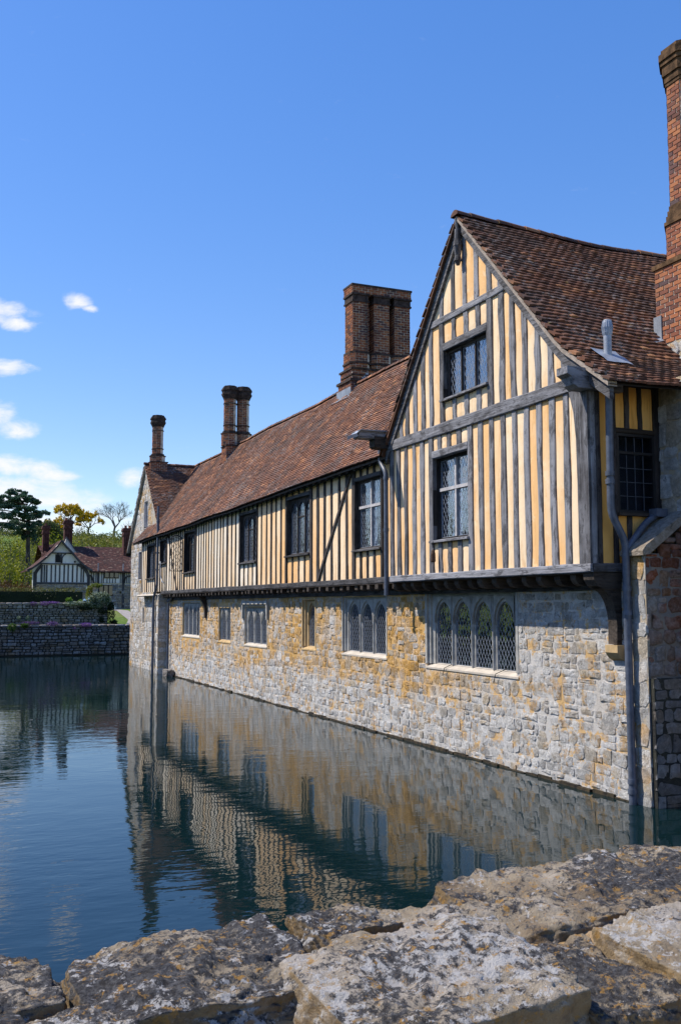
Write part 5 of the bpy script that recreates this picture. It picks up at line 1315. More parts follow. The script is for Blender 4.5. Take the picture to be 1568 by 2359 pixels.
# ============================================================ garden beyond the moat
def at(px, py, Y):
    d = CF + CR * ((px - 784) / FPX) + CU * ((1179.5 - py) / FPX); return EYE + d * ((Y - EYE.y) / d.y)
def leaves(name, blobs, size, mat, parent=None, shell=0.55, flat=0.0, clump=0, **k):
    """leaf-sized quads scattered through ellipsoids (centre, radii, count)"""
    rs = np.random.RandomState(rng.randrange(10 ** 6)); V_ = []; R_ = []
    for c, rad, n in blobs:
        d = rs.normal(size=(n, 3)); d /= np.linalg.norm(d, axis=1)[:, None]
        rr = (shell + (1 - shell) * rs.rand(n)) if shell else rs.rand(n) ** 0.33
        ph = rs.rand(3) * 9
        lump = 1 + 0.18 * np.sin(d[:, 0] * 5 + ph[0]) * np.sin(d[:, 1] * 5 + ph[1]) + 0.12 * np.sin(d[:, 2] * 9 + ph[2])
        p = np.array(c) + d * (rr * lump)[:, None] * np.array(rad)
        u = rs.normal(size=(n, 3)); u[:, 2] *= (1 - flat); u /= np.linalg.norm(u, axis=1)[:, None]
        w = rs.normal(size=(n, 3)); w[:, 2] *= (1 - flat); w = np.cross(u, w); w /= (np.linalg.norm(w, axis=1)[:, None] + 1e-9)
        s_ = size * (0.6 + 0.8 * rs.rand(n))[:, None]
        q = np.stack([p - u * s_ * 0.5, p + w * s_ * 0.32, p + u * s_ * 0.5, p - w * s_ * 0.32], axis=1)
        V_.append(q.reshape(-1, 3)); R_.append(np.repeat(np.clip(rs.rand() * 0.5 + rs.rand(n) * 0.5, 0, 1), 4))
    V_ = np.concatenate(V_); R_ = np.concatenate(R_); N = len(V_) // 4
    return part(name, V_, [(4 * i, 4 * i + 1, 4 * i + 2, 4 * i + 3) for i in range(N)], mat, parent, rnd=R_, **k)

T7 = thing('moat_wall', 'dark rubble retaining wall along the far side of the moat', 'wall', (8, 57.5, 0))
PS = Pieces('stone', STONE_D, 300, smooth=True)
g = G(); g.box(-14, 24, 57.5, 58.0, -0.5, 1.66); mw_ = g.build('wall_core', MORTAR_D, T7)
rubble(PS, mw_, FY(57.5), -6, 14, 0.06, 1.58, hr=(0.10, 0.24), wr=(0.14, 0.48), proud=0.05, gap=0.032, wav=0.07, split=0.4)
x = -8.0
while x < 14:
    w = rng.uniform(0.3, 0.6); vs, fs = rock((x + w / 2, 57.72, 1.67), (w / 2, 0.28, 0.075), 0, x * 3.1, 2, 0.06); PS.add(vs, fs, mw_); x += w
PS.flush()
T8 = thing('terrace_wall', 'upper rubble terrace wall behind the moat wall, half covered with ivy at its end', 'wall', (6, 61, 1.6))
PS = Pieces('stone', STONE_D, 300, smooth=True)
g = G(); g.box(-14, 10.62, 61.0, 61.45, 1.2, 2.92); tw_ = g.build('wall_core', MORTAR_D, T8)
rubble(PS, tw_, FY(61.0), -4, 10.6, 1.55, 2.86, hr=(0.09, 0.2), wr=(0.14, 0.42), proud=0.04, gap=0.028, wav=0.06, split=0.3)
x = -8.0
while x < 10.4:
    w = rng.uniform(0.3, 0.6); vs, fs = rock((x + w / 2, 61.2, 2.92), (w / 2, 0.26, 0.08), 0, x * 2.3, 2, 0.07); PS.add(vs, fs, tw_); x += w
PS.flush()
GREEN = m_leaf('green_leaf', [(0.03, 0.07, 0.015), (0.06, 0.12, 0.02), (0.10, 0.17, 0.03)])
DKGREEN = m_leaf('dark_hedge_leaf', [(0.012, 0.025, 0.010), (0.022, 0.040, 0.014), (0.045, 0.06, 0.018)])
IVY = m_leaf('variegated_ivy_leaf', [(0.03, 0.06, 0.02), (0.16, 0.22, 0.10), (0.42, 0.46, 0.36)])
PURP = m_leaf('aubrieta_flower', [(0.13, 0.07, 0.22), (0.24, 0.12, 0.36), (0.07, 0.08, 0.06)])
LIME = m_leaf('lime_leaf', [(0.10, 0.20, 0.02), (0.20, 0.32, 0.04), (0.06, 0.12, 0.02)])
WHITEF = m_leaf('pale_flower', [(0.35, 0.40, 0.36), (0.10, 0.16, 0.08), (0.5, 0.52, 0.5)])
ZM = lambda x, y, Y: at(0.3444 * x / 1.7366, (2340 + 0.3444 * y) / 1.7366, Y)
FL = [  # x, y in the picture crop, wall, half width, half height, leaf, what, place
    (390, 218, 60.95, 0.20, 0.13, PURP, 'trailing purple aubrieta, leftmost clump on the terrace wall'), (520, 214, 60.93, 0.30, 0.13, PURP, 'bright purple aubrieta clump, middle one on the terrace wall'),
    (618, 206, 61.0, 0.34, 0.08, PURP, 'thin purple aubrieta strip, rightmost clump on the terrace wall'), (355, 440, 57.6, 0.50, 0.08, PURP, 'long low purple aubrieta on the moat wall above the green tufts'),
    (615, 452, 57.45, 0.36, 0.13, PURP, 'purple aubrieta clump in the middle of the moat wall top'), (1005, 462, 57.45, 0.34, 0.13, PURP, 'purple aubrieta clump on the moat wall, nearest the stone gable'),
    (868, 503, 57.4, 0.06, 0.06, PURP, 'tiny purple flower tuft rooted in the face of the moat wall')]
for x, y, Y, rx, rz, mt, lb in FL:
    p = ZM(x, y, Y); t = thing('aubrieta_clump', lb, 'flowers', (p.x, p.y, p.z - rz), 'flowers on the garden walls')
    leaves('blossom', [((p.x, p.y, p.z), (rx, 0.2, rz), int(1500 * rx + 120))], 0.05, mt, t)
for x, y, Y, rx, rz, mt, nm, lb in ((145, 492, 57.4, 0.26, 0.24, GREEN, 'wall_fern', 'large round green tuft growing from the moat wall at the left'), (290, 472, 57.4, 0.2, 0.14, GREEN, 'wall_fern', 'smaller green tuft on the moat wall beside the large one'),
                                    (803, 182, 61.1, 0.22, 0.2, LIME, 'garden_plant', 'lime green plant on top of the terrace wall left of the ivy'), (328, 395, 60.7, 0.15, 0.22, WHITEF, 'garden_plant', 'pale flowered plant at the foot of the terrace wall'),
                                    (222, 380, 60.7, 0.12, 0.1, WHITEF, 'garden_plant', 'tiny pale plant left of the pale flowered plant by the terrace wall'), (935, 190, 61.2, 0.12, 0.1, LIME, 'garden_plant', 'small yellow green sprig on the terrace wall left of the lanterns')):
    p = ZM(x, y, Y); t = thing(nm, lb, 'plant', (p.x, p.y, p.z - rz)); leaves('foliage', [((p.x, p.y, p.z), (rx, 0.2, rz), 420)], 0.075, mt, t)
t = thing('ivy_shrub', 'rounded pale variegated ivy bush crowning the end of the terrace wall', 'shrub', (9.9, 61.2, 2.9))
bl = []
for x, y, rx, rz in ((1170, 150, 0.55, 0.42), (1080, 170, 0.35, 0.3), (1240, 180, 0.3, 0.4), (960, 215, 0.7, 0.16), (830, 220, 0.45, 0.14), (1100, 240, 0.7, 0.2)):
    p = ZM(x, y, 61.0); bl.append(((p.x, 61.05, p.z), (rx, 0.3, rz), int(2600 * rx)))
leaves('foliage', bl, 0.085, IVY, t)
t = thing('wall_ivy', 'dark ivy hanging down the end of the terrace wall', 'ivy', (10.4, 60.9, 1.6))
bl = []
for x, y, rx, rz in ((1290, 360, 0.25, 0.7), (1200, 300, 0.35, 0.2), (1290, 250, 0.25, 0.3), (1180, 410, 0.15, 0.18), (1000, 270, 0.5, 0.12), (1330, 440, 0.2, 0.2)):
    p = ZM(x, y, 60.95); bl.append(((p.x, 60.95, p.z), (rx, 0.18, rz), int(2000 * rx * rz + 300)))
leaves('foliage', bl, 0.08, DKGREEN, t)
t = thing('creeper_pillar', 'stone gate pillar overgrown with yellow green creeper behind the ivy bush', 'pillar', (10.0, 63, 1.7))
p = ZM(1095, 90, 63); PS = Pieces('stone', STONE_G, 60, smooth=True)
g = G(); g.box(p.x - 0.2, p.x + 0.2, 62.8, 63.2, 1.6, p.z + 0.35); gp = g.build('pillar_core', MORTAR_G, t); rubble(PS, gp, FY(62.8), p.x - 0.2, p.x + 0.2, 1.8, p.z + 0.33, hr=(0.15, 0.25), wr=(0.15, 0.3), proud=0.03); PS.flush()
q = ZM(1040, 110, 62.8); leaves('creeper', [((q.x, 62.7, q.z), (0.22, 0.25, 0.6), 900), ((p.x + 0.1, 62.8, p.z + 0.45), (0.38, 0.25, 0.14), 420)], 0.09, m_leaf('creeper_leaf', [(0.05, 0.10, 0.02), (0.16, 0.20, 0.03), (0.22, 0.14, 0.03)]), t)
for x, y, lb in ((985, 190, 'small pale blue lantern standing on the terrace wall, left of two'), (1045, 172, 'small pale blue lantern standing on the terrace wall, right of two')):
    p = ZM(x, y, 61.0); t = thing('garden_lantern', lb, 'lantern', (p.x, p.y, p.z - 0.16), 'lanterns on the terrace wall')
    LB = m_plain('pale_blue_enamel', (0.35, 0.55, 0.68), 0.5, 0.1, 10, 0); g = G(); g.box(p.x - .1, p.x + .1, 60.9, 61.1, p.z - .17, p.z - .14)
    for sx in (-1, 1):
        for sy in (-1, 1): g.box(p.x + sx * .08 - .012, p.x + sx * .08 + .012, 61 + sy * .08 - .012, 61 + sy * .08 + .012, p.z - .14, p.z + .05)
    g.build('lantern_frame', LB, t); g = G(); g.frustum(rectp(p.x - .1, p.x + .1, 60.9, 61.1), rectp(p.x - .02, p.x + .02, 60.98, 61.02), p.z + .05, p.z + .13); g.tube([(p.x - .04, 61, p.z + .12), (p.x, 61, p.z + .2), (p.x + .04, 61, p.z + .12)], 0.008, 5); g.build('lantern_roof', LB, t)
p = ZM(1325, 255, 61.3); t = thing('bracket_lamp', 'white lamp hanging from a curved arm at the end of the terrace wall', 'lamp', (p.x - 0.25, 61.3, p.z))
WP = m_plain('white_enamel', (0.7, 0.72, 0.72), 0.4, 0.05, 8, 0)
g = G(); g.tube([(p.x - 0.5, 61.3, p.z + 0.05), (p.x - 0.25, 61.3, p.z + 0.2), (p.x - 0.1, 61.3, p.z + 0.22), (p.x, 61.3, p.z + 0.12)], 0.018, 6); g.build('arm', WP, t); g = G(); g.tube([(p.x, 61.3, p.z + 0.12), (p.x, 61.3, p.z + 0.05), (p.x, 61.3, p.z - 0.12), (p.x, 61.3, p.z - 0.18)], [0.03, 0.09, 0.1, 0.05], 10); g.build('lamp_shade', WP, t)
t = thing('hedge', 'clipped dark evergreen hedge between the terrace wall and the timbered cottage', 'hedge', (3, 66, 2))
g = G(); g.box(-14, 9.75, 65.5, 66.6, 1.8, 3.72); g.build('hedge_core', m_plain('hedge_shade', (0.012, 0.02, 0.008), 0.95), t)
bl = [((x, 66.0 + rng.uniform(-.15, .15), z), (0.5, 0.75, 0.35), 420 if x > 2 else 120) for x in np.arange(-13.5, 9.6, 0.55) for z in ((2.25, 2.85, 3.45) if x > 2 else (3.4,))]
leaves('foliage', bl, 0.09, DKGREEN, t)
leaves('young_growth', [((x, 66, 3.85), (0.5, 0.6, 0.16), 130) for x in np.arange(2, 9.7, 0.5)], 0.08, m_leaf('hedge_tip', [(0.06, 0.08, 0.015), (0.13, 0.13, 0.03), (0.10, 0.11, 0.06)]), t)

# ---- timbered cottage
ZC = lambda x, y, Y: at((100 + 0.2934 * x) / 1.7366, (2050 + 0.2934 * y) / 1.7366, Y)
T9 = thing('timbered_cottage', 'black and white timbered cottage with a sweeping front gable and red brick chimneys', 'house', (10, 74, 2.5))
CW = m_plaster('white_limewash', a=(0.74, 0.72, 0.68), b=(0.80, 0.78, 0.74), c=(0.66, 0.63, 0.57)); CT = m_timber('cottage_timber', 'z', light=(0.10, 0.10, 0.11), dark=(0.03, 0.03, 0.033)); CTH = m_timber('cottage_beam', 'x', light=(0.10, 0.10, 0.11), dark=(0.03, 0.03, 0.033))
def m_rooft():
    m = Mat('cottage_roof_tiles'); n = m.voro(7.5, m.map(scale=(1, 1, 1.6)), out='Color'); s_ = m.n('ShaderNodeSeparateColor'); m.set(s_.inputs[0], n)
    c = m.ramp(s_.outputs[0], [(0, (0.035, 0.02, 0.02)), (0.5, (0.065, 0.03, 0.027)), (0.85, (0.10, 0.045, 0.036)), (1, (0.20, 0.14, 0.11))])
    c = m.mix(m.math('MULTIPLY', m.step(m.noise(1.2, 5, 0.7), 0.5, 0.7), 0.5), c, (0.06, 0.05, 0.045))
    wv = m.n('ShaderNodeTexWave', wave_type='BANDS', bands_direction='Z'); wv.inputs['Scale'].default_value = 3.2; m.set(wv.inputs['Vector'], m.pos)
    return m.done(c, 0.9, m.bump(m.math('ADD', wv.outputs[1], m.math('MULTIPLY', m.noise(9, 4), 0.6)), 0.8, 0.03), spec=0.15)
CR_ = m_rooft(); mpc = FY(74.0)
def c2(x, y, Y=74.0): p = ZC(x, y, Y); return (p.x, p.z)
outl = [c2(*q) for q in ((105, 1040), (105, 770), (220, 665), (370, 535), (498, 385), (640, 545), (760, 680), (880, 780), (890, 1040))]
poly_part('plaster_wall', mpc, outl, 0.0, 0.25, CW, T9)
st_lo = c2(105, 985)[1]
PSc = Pieces('stone', STONE_D, 80, smooth=True)
a0, a1 = c2(140, 0)[0], c2(860, 0)[0]; g = G(); g.box(a0, a1, 73.95, 74.2, 2.3, st_lo); lw_ = g.build('stone_wall', MORTAR_G, T9); rubble(PSc, lw_, FY(73.95), a0, a1, 2.4, st_lo, hr=(0.14, 0.24), wr=(0.25, 0.5), proud=0.03); PSc.flush()
def cb_(x0, y0, x1, y1, mat=CT, d0=-0.05, d1=0.05, name='stud', Y=74.0):
    p, q = c2(x0, y0, Y), c2(x1, y1, Y); g = G(); mbox(g, FY(Y), p[0], q[0], q[1], p[1], d0, d1); return g.build(name, mat, T9)
for x0, x1 in ((220, 240), (262, 274), (294, 306), (356, 368), (413, 424), (470, 482), (531, 543), (586, 598), (646, 658), (707, 718), (764, 774), (796, 806)): cb_(x0, 715, x1, 950)
cb_(160, 950, 860, 985, CTH, -0.1, name='sill_beam'); cb_(215, 690, 800, 716, CTH, -0.1, name='tie_beam'); cb_(360, 545, 645, 566, CTH, -0.1, name='collar_beam')
cb_(118, 810, 160, 1035, name='post', d0=-0.08); cb_(852, 850, 885, 1010, name='post', d0=-0.08)
def curve(px, w, Y=74.0, d0=-0.07, name='curved_brace'):
    P = [c2(x, y, Y) for x, y in px]
    for i in range(1): pass
    A = []; B = []
    for i, p in enumerate(P):
        a = P[max(0, i - 1)]; b = P[min(len(P) - 1, i + 1)]; dx, dz = b[0] - a[0], b[1] - a[1]; L = math.hypot(dx, dz); A.append((p[0] - dz / L * w / 2, p[1] + dx / L * w / 2)); B.append((p[0] + dz / L * w / 2, p[1] - dx / L * w / 2))
    poly_part(name, FY(Y), A + B[::-1], d0, 0.03, CT, T9)
curve([(140, 870), (150, 820), (175, 780), (205, 745), (240, 712)], 0.22); curve([(868, 880), (855, 830), (825, 780), (780, 740), (730, 712)], 0.22)
curve([(500, 690), (500, 620), (470, 575), (440, 566)], 0.08); curve([(505, 690), (510, 620), (530, 585), (560, 566)], 0.08); cb_(494, 566, 506, 690)
p, q = c2(417, 570), c2(492, 685); g = G(); mbox(g, mpc, p[0], q[0], q[1], p[1], -0.03, 0.02); wq = g.build('window', IRON, T9); g = G(); mbox(g, mpc, p[0] + 0.06, q[0] - 0.06, q[1] + 0.06, p[1] - 0.06, -0.045, -0.03); g.build('pane', ROOM, wq)
cb_(672, 663, 695, 684, IRON, -0.06, name='iron_tie_plate'); cb_(430, 1033, 632, 1050, TXD, -0.12, name='window_lintel')
vg = [(30, 778), (90, 755), (150, 715), (220, 662), (300, 596), (370, 528), (440, 455), (498, 376), (560, 455), (640, 538), (700, 612), (760, 676), (830, 738), (915, 788)]
for half, nm in ((vg[:8], 0), (vg[7:], 1)):
    P = [c2(*q) for q in half]; vs = []
    for p in P: vs += [(p[0], 73.65, p[1]), (p[0], 73.65, p[1] - 0.13), (p[0], 79.0, p[1] - 0.13), (p[0], 79.0, p[1])]
    fs = []
    for i in range(len(P) - 1):
        for j in range(4): fs.append((i * 4 + j, i * 4 + (j + 1) % 4, i * 4 + 4 + (j + 1) % 4, i * 4 + 4 + j))
    fs += [(0, 1, 2, 3), tuple(len(P) * 4 - 4 + j for j in (3, 2, 1, 0))]
    rf_ = part('roof', vs, fs, CR_, T9)
    vs = []
    for p in P: vs += [(p[0], 73.60, p[1] + 0.02), (p[0], 73.60, p[1] - 0.15), (p[0], 73.66, p[1] - 0.15), (p[0], 73.66, p[1] + 0.02)]
    part('barge_board', vs, fs, CTH, T9)
# cross wing
YW = 75.5
p0, p1 = c2(880, 795, YW), c2(1900, 1320, YW); g = G(); mbox(g, FY(YW), p0[0], p1[0], 2.3, p0[1] + 0.1, 0.0, 0.3); g.build('plaster_wall', CW, T9)
zm_ = c2(900, 968, YW)[1]
for x0, x1, y0, y1 in [(a, a + 7, 800, 965) for a in (905, 938, 968, 1046, 1070, 1300, 1322, 1362, 1385, 1408, 1432, 1500, 1560, 1620, 1680)] + [(a, a + 7, 902, 965) for a in (1118, 1155, 1194, 1232)]: cb_(x0, y0, x1, y1, CT, -0.04, 0.02, Y=YW)
for x0, x1 in ((990, 1008), (1330, 1352), (1660, 1680)): cb_(x0, 800, x1, 1300, CT, -0.07, 0.02, 'post', YW)
cb_(880, 960, 1900, 972, CTH, -0.09, 0.02, 'rail', YW); cb_(880, 795, 1900, 806, CTH, -0.09, 0.02, 'wall_plate', YW)
curve([(900, 850), (915, 890), (935, 930), (940, 962)], 0.13, YW); curve([(1352, 962), (1365, 900), (1395, 872), (1460, 868)], 0.13, YW)
def cwin(x0, y0, x1, y1, n, Y, mat=TXD):
    p, q = c2(x0, y0, Y), c2(x1, y1, Y); g = G(); mbox(g, FY(Y), p[0], q[0], q[1], p[1], -0.06, 0.02); w = g.build('window', mat, T9); L = (q[0] - p[0]) / n
    for i in range(n): g = G(); mbox(g, FY(Y), p[0] + L * i + 0.05, p[0] + L * (i + 1) - 0.05, q[1] + 0.07, p[1] - 0.07, -0.08, -0.06); g.build('pane', GLASSB, w)
GLASSB = Mat('cottage_glass').done((0.02, 0.03, 0.04), 0.06, None, spec=0.8)
cwin(1085, 806, 1282, 900, 3, YW); cwin(1008, 985, 1200, 1140, 3, YW)
PSc = Pieces('stone', STONE_D, 120, smooth=True)
a0, a1 = c2(1205, 0, YW)[0], c2(1900, 0, YW)[0]; g = G(); g.box(a0, a1, YW - 0.04, YW + 0.1, 2.3, zm_ - 0.05); lw_ = g.build('stone_wall', MORTAR_G, T9); rubble(PSc, lw_, FY(YW - 0.04), a0, a1, 2.4, zm_ - 0.06, hr=(0.16, 0.28), wr=(0.25, 0.5), proud=0.03)
a0, a1 = c2(885, 0, YW)[0], c2(1205, 0, YW)[0]; g = G(); g.box(a0, a1, YW - 0.04, YW + 0.1, 2.3, c2(0, 1145, YW)[1]); lw_ = g.build('stone_wall', MORTAR_G, T9); rubble(PSc, lw_, FY(YW - 0.04), a0, a1, 2.4, c2(0, 1145, YW)[1], hr=(0.16, 0.28), wr=(0.25, 0.5), proud=0.03); PSc.flush()
el_, er_ = ZC(820, 797, 75.2), ZC(1900, 797, 75.2); rl_, rr_ = ZC(330, 455, 78.6), ZC(1900, 455, 78.6)
ez = el_.z; rz = rl_.z
part('roof', [(8.8, 75.2, ez), (er_.x, 75.2, ez), (rr_.x, 78.6, rz), (8.2, 78.6, rz), (8.2, 82, ez), (rr_.x, 82, ez), (8.8, 75.2, ez - .12), (er_.x, 75.2, ez - .12)], [(0, 1, 2, 3), (3, 2, 5, 4), (0, 6, 7, 1)], CR_, T9)
lf = ZC(245, 435, 78.6).x; rl2 = ZC(300, 610, 76.0)
part('roof', [(lf, 76.0, rl2.z - 0.3), (9.8, 76.0, rl2.z - 0.3), (9.8, 78.6, rz + 0.1), (lf, 78.6, rz + 0.1), (lf, 81, rl2.z - .3), (9.8, 81, rl2.z - .3)], [(0, 1, 2, 3), (3, 2, 5, 4), (0, 3, 4)], CR_, T9)
p = [c2(x, y, 76.2) for x, y in ((500, 545), (570, 340), (718, 545))]; poly_part('dormer_gable', FY(76.2), p, 0.0, 0.2, CW, T9)
pq = [c2(x, y, 76.1) for x, y in ((570, 330), (730, 548), (715, 556), (570, 350), (530, 405), (520, 395))]; poly_part('barge_board', FY(76.1), pq, -0.05, 0.05, CTH, T9)
g = G()
for x, y0, y1 in ((1000, 690, 775), (1340, 700, 778)): b = ZC(x, y1, 75.3); tt = ZC(x, y0, 75.3); g.tube([(b.x, 75.3, b.z - .1), (b.x, 75.3, tt.z)], 0.04, 6)
g.build('vent_pipe', LEAD, T9)
for (x0, x1, yt, yb, Y, lab) in ((247, 340, 178, 490, 77.6, 0), (538, 660, 106, 420, 78.4, 1), (1342, 1480, 212, 505, 77.4, 2)):
    l, t_ = c2(x0, yt, Y); r_, b_ = c2(x1, yb, Y); w = (r_ - l); cx, cy = (l + r_) / 2, Y + 0.35; H_ = t_ - b_
    pl_ = rectp(cx - w * 0.42, cx + w * 0.42, cy - 0.34, cy + 0.34)
    g = G(); g.prism(pl_, 'z', b_ - 0.6, t_ - H_ * 0.36); ck = g.build('chimney', BRICK_D, T9)
    g = G(); nrib = 4 if lab else 3
    for i in range(nrib): xx = cx - w * 0.36 + w * 0.72 * (i + 0.5) / nrib; g.box(xx - w * 0.06, xx + w * 0.06, cy - 0.40, cy - 0.33, b_ + 0.1, t_ - H_ * 0.40)
    g.build('brick_rib', BRICK_D, ck)
    g = G(); prism_band(g, pl_, t_ - H_ * 0.36, t_ - H_ * 0.30, 0.05); prism_band(g, pl_, t_ - H_ * 0.30, t_ - H_ * 0.14, 0.02); prism_band(g, pl_, t_ - H_ * 0.14, t_ - H_ * 0.07, 0.09); prism_band(g, pl_, t_ - H_ * 0.07, t_, 0.05); g.build('chimney_cap', BRICK_D, ck)
    for s_ in ((-1, 1) if lab else (0,)): g = G(); g.tube([(cx + s_ * w * 0.2, cy, t_), (cx + s_ * w * 0.2, cy, t_ + 0.1), (cx + s_ * w * 0.2, cy, t_ + 0.22)], [0.12, 0.09, 0.11], 10); g.build('chimney_pot', BRICK_R, ck)

# ============================================================ trees
BARK = m_plain('bark', (0.055, 0.045, 0.038), 0.95, 0.4, 3, 0.6); BARKG = m_plain('grey_bark', (0.10, 0.095, 0.09), 0.95, 0.3, 2, 0.4)
def grow(g, p, d, L, r, depth, tips, spread=0.55, shrink=0.74, up=0.12, sides=5, kids=(2, 3)):
    q = Vector(p); pts = [q.copy()]; dd = Vector(d).normalized()
    for i in range(3):
        dd = (dd + Vector((rng.gauss(0, 0.12), rng.gauss(0, 0.12), rng.gauss(0, 0.08) + up * 0.3))).normalized(); q = q + dd * (L / 3); pts.append(q.copy())
    g.tube(pts, [r, r * 0.9, r * 0.8, r * 0.68], sides if depth > 1 else 3, cap=False)
    if depth <= 0: tips.append(q); return
    for k in range(rng.randint(*kids)):
        ax = Vector((rng.gauss(0, 1), rng.gauss(0, 1), rng.gauss(0, 0.6))).normalized()
        nd = (dd + ax * spread * rng.uniform(0.7, 1.3) + Vector((0, 0, up))).normalized()
        s = pts[rng.choice((2, 3, 3))]
        grow(g, s, nd, L * shrink * rng.uniform(0.8, 1.15), r * 0.62, depth - 1, tips, spread, shrink, up, sides, kids)
def tree(name, label, px, pyt, pyb, Y, leafmat, leafsize, nleaf, depth, bark, spread=0.55, up=0.1, shrink=0.74, blob=0.9, trunk=0.28, r0=0.035, kids=(2, 3), group=None, seed=1):
    rng.seed(seed)
    b = at(px, pyb, Y); t_ = at(px, pyt, Y); gz = min(b.z, ground_z(b.x, Y)); H_ = t_.z - b.z
    t = thing(name, label, 'tree', (b.x, Y, gz), group); g = G(); tips = []
    g.tube([(b.x, Y, gz - 0.5), (b.x, Y, b.z + H_ * trunk * 0.5), (b.x + 0.02 * H_, Y, b.z + H_ * trunk)], [H_ * r0 * 1.3, H_ * r0, H_ * r0 * 0.9], 8, cap=False)
    n0 = 5
    for k in range(n0):
        a = 2 * math.pi * k / n0 + rng.uniform(-.3, .3)
        grow(g, (b.x + 0.02 * H_, Y, b.z + H_ * trunk * rng.uniform(0.8, 1.02)), (math.cos(a) * 0.75, math.sin(a) * 0.75, rng.uniform(0.5, 1.2)), H_ * 0.25, H_ * r0 * 0.6, depth, tips, spread, shrink, up, 5, kids)
    g.build('trunk', bark, t)
    if leafmat: leaves('crown', [((q.x, q.y, q.z), (blob * H_ * 0.07, blob * H_ * 0.07, blob * H_ * 0.06), nleaf) for q in tips], leafsize, leafmat, t, shell=0.2)
    return t
YEL = m_leaf('yellow_spring_leaf', [(0.34, 0.23, 0.012), (0.50, 0.35, 0.02), (0.65, 0.46, 0.06)])
tree('bare_oak', 'tall leafless oak on the skyline, right of the yellow trees', 263, 1149, 1232, 340, None, 0, 0, 7, BARKG, spread=0.62, up=0.05, shrink=0.76, trunk=0.22, r0=0.028, kids=(2, 3), seed=5)
tree('yellow_oak', 'larger yellow-leaved tree on the skyline above the cottage', 153, 1164, 1240, 330, YEL, 0.6, 22, 4, BARK, spread=0.6, trunk=0.35, blob=1.0, seed=8)
tree('yellow_oak', 'smaller yellow-leaved tree beside the leafless oak', 203, 1180, 1240, 335, YEL, 0.55, 16, 4, BARK, spread=0.65, trunk=0.38, blob=0.9, seed=14)
tree('yellow_oak', 'low yellow tree at the left edge of the skyline group', 122, 1192, 1245, 320, YEL, 0.5, 12, 4, BARK, spread=0.7, trunk=0.35, blob=0.9, seed=21)
tree('bare_sapling', 'slim leafless tree behind the cottage chimney', 300, 1195, 1240, 325, None, 0, 0, 5, BARKG, spread=0.5, up=0.15, trunk=0.2, r0=0.02, seed=31)
tree('bare_sapling', 'short leafless tree between the two yellow trees', 180, 1205, 1240, 322, None, 0, 0, 5, BARKG, spread=0.5, up=0.2, trunk=0.15, r0=0.018, seed=37)
rng.seed(99)
t = thing('pine_tree', 'dark spreading pine standing over the cottage at the left edge', 'tree', (10.05, 105, 4.2))
NEED = m_leaf('pine_needle', [(0.025, 0.060, 0.042), (0.050, 0.105, 0.070), (0.085, 0.15, 0.09)]); g = G()
b = at(65, 1300, 105); tp = at(35, 1135, 105)
trunk = [(b.x, 105, ground_z(b.x, 105) - 0.5), (b.x, 105, b.z), (b.x - 0.1, 105, (b.z + tp.z) / 2 + 1), (b.x - 0.7, 105, tp.z - 1), (tp.x, 105, tp.z)]
g.tube(trunk, [0.28, 0.22, 0.19, 0.12, 0.04], 8); bl = []
for x, y, rx, ry in ((38, 1134, 20, 6), (60, 1146, 18, 5), (15, 1146, 22, 6), (75, 1156, 18, 4), (30, 1158, 24, 6), (2, 1168, 26, 6), (62, 1170, 20, 5), (92, 1180, 16, 5), (70, 1190, 24, 5), (30, 1184, 26, 6), (0, 1190, 26, 5), (45, 1203, 26, 5), (80, 1204, 14, 4), (62, 1216, 16, 6), (10, 1212, 24, 5), (68, 1232, 12, 7), (-25, 1150, 26, 8), (-40, 1172, 30, 9), (-30, 1200, 30, 8), (50, 1226, 14, 4)):
    dy = rng.uniform(-1.6, 1.6); c = at(x, y, 105 + dy); k = (105 + dy) / 2250 * 1.04; j = at(50, y + 12, 105)
    g.tube([(b.x - 0.2, 105, j.z), ((b.x + c.x) / 2, 105 + dy / 2, (j.z + c.z) / 2 + 0.1), (c.x, c.y, c.z - 0.1)], [0.09, 0.06, 0.02], 5, cap=False)
    for _ in range(9):
        u, w = rng.uniform(-1, 1), rng.uniform(0.35, 1.1)
        bl.append(((c.x + u * rx * k, c.y + rng.uniform(-1, 1) * rx * k * 0.7, c.z + (rng.uniform(-.7, .9) - 0.5 * u * u) * ry * k), (rx * k * 0.5 * w, rx * k * 0.5 * w, ry * k * 0.95 * w), 130))
g.build('trunk', BARK, t); leaves('crown', bl, 0.2, NEED, t, shell=0.0)
# scrub and thickets on the slope, too dense to count
SCRUB = m_leaf('spring_scrub_leaf', [(0.07, 0.10, 0.014), (0.15, 0.19, 0.02), (0.28, 0.27, 0.03)]); BROWN = m_leaf('bracken', [(0.05, 0.028, 0.012), (0.09, 0.05, 0.02), (0.10, 0.085, 0.02)]); OLIVE = m_leaf('willow_scrub', [(0.05, 0.075, 0.022), (0.085, 0.11, 0.035), (0.13, 0.14, 0.06)])
SCRUB2 = m_leaf('mixed_scrub', [(0.07, 0.085, 0.02), (0.15, 0.16, 0.03), (0.22, 0.17, 0.05), (0.18, 0.22, 0.03)])
bl = []
for i in range(60):
    Y = rng.uniform(130, 175); x = at(rng.uniform(-160, 150), 1250, Y).x; zt = ground_z(x, Y); h = rng.uniform(3, 6); bl.append(((x, Y, zt + h * 0.5), (rng.uniform(1.2, 2.2), 1.2, h * 0.58), 260))
for i in range(120):
    Y = rng.uniform(92, 128); x = at(rng.uniform(-140, 190), 1250, Y).x; zt = ground_z(x, Y); h = rng.uniform(2.6, 5.6) * (0.75 if Y < 100 else 1.0); bl.append(((x, Y, zt + h * 0.5), (rng.uniform(0.7, 1.4), 1.0, h * 0.58), 420))
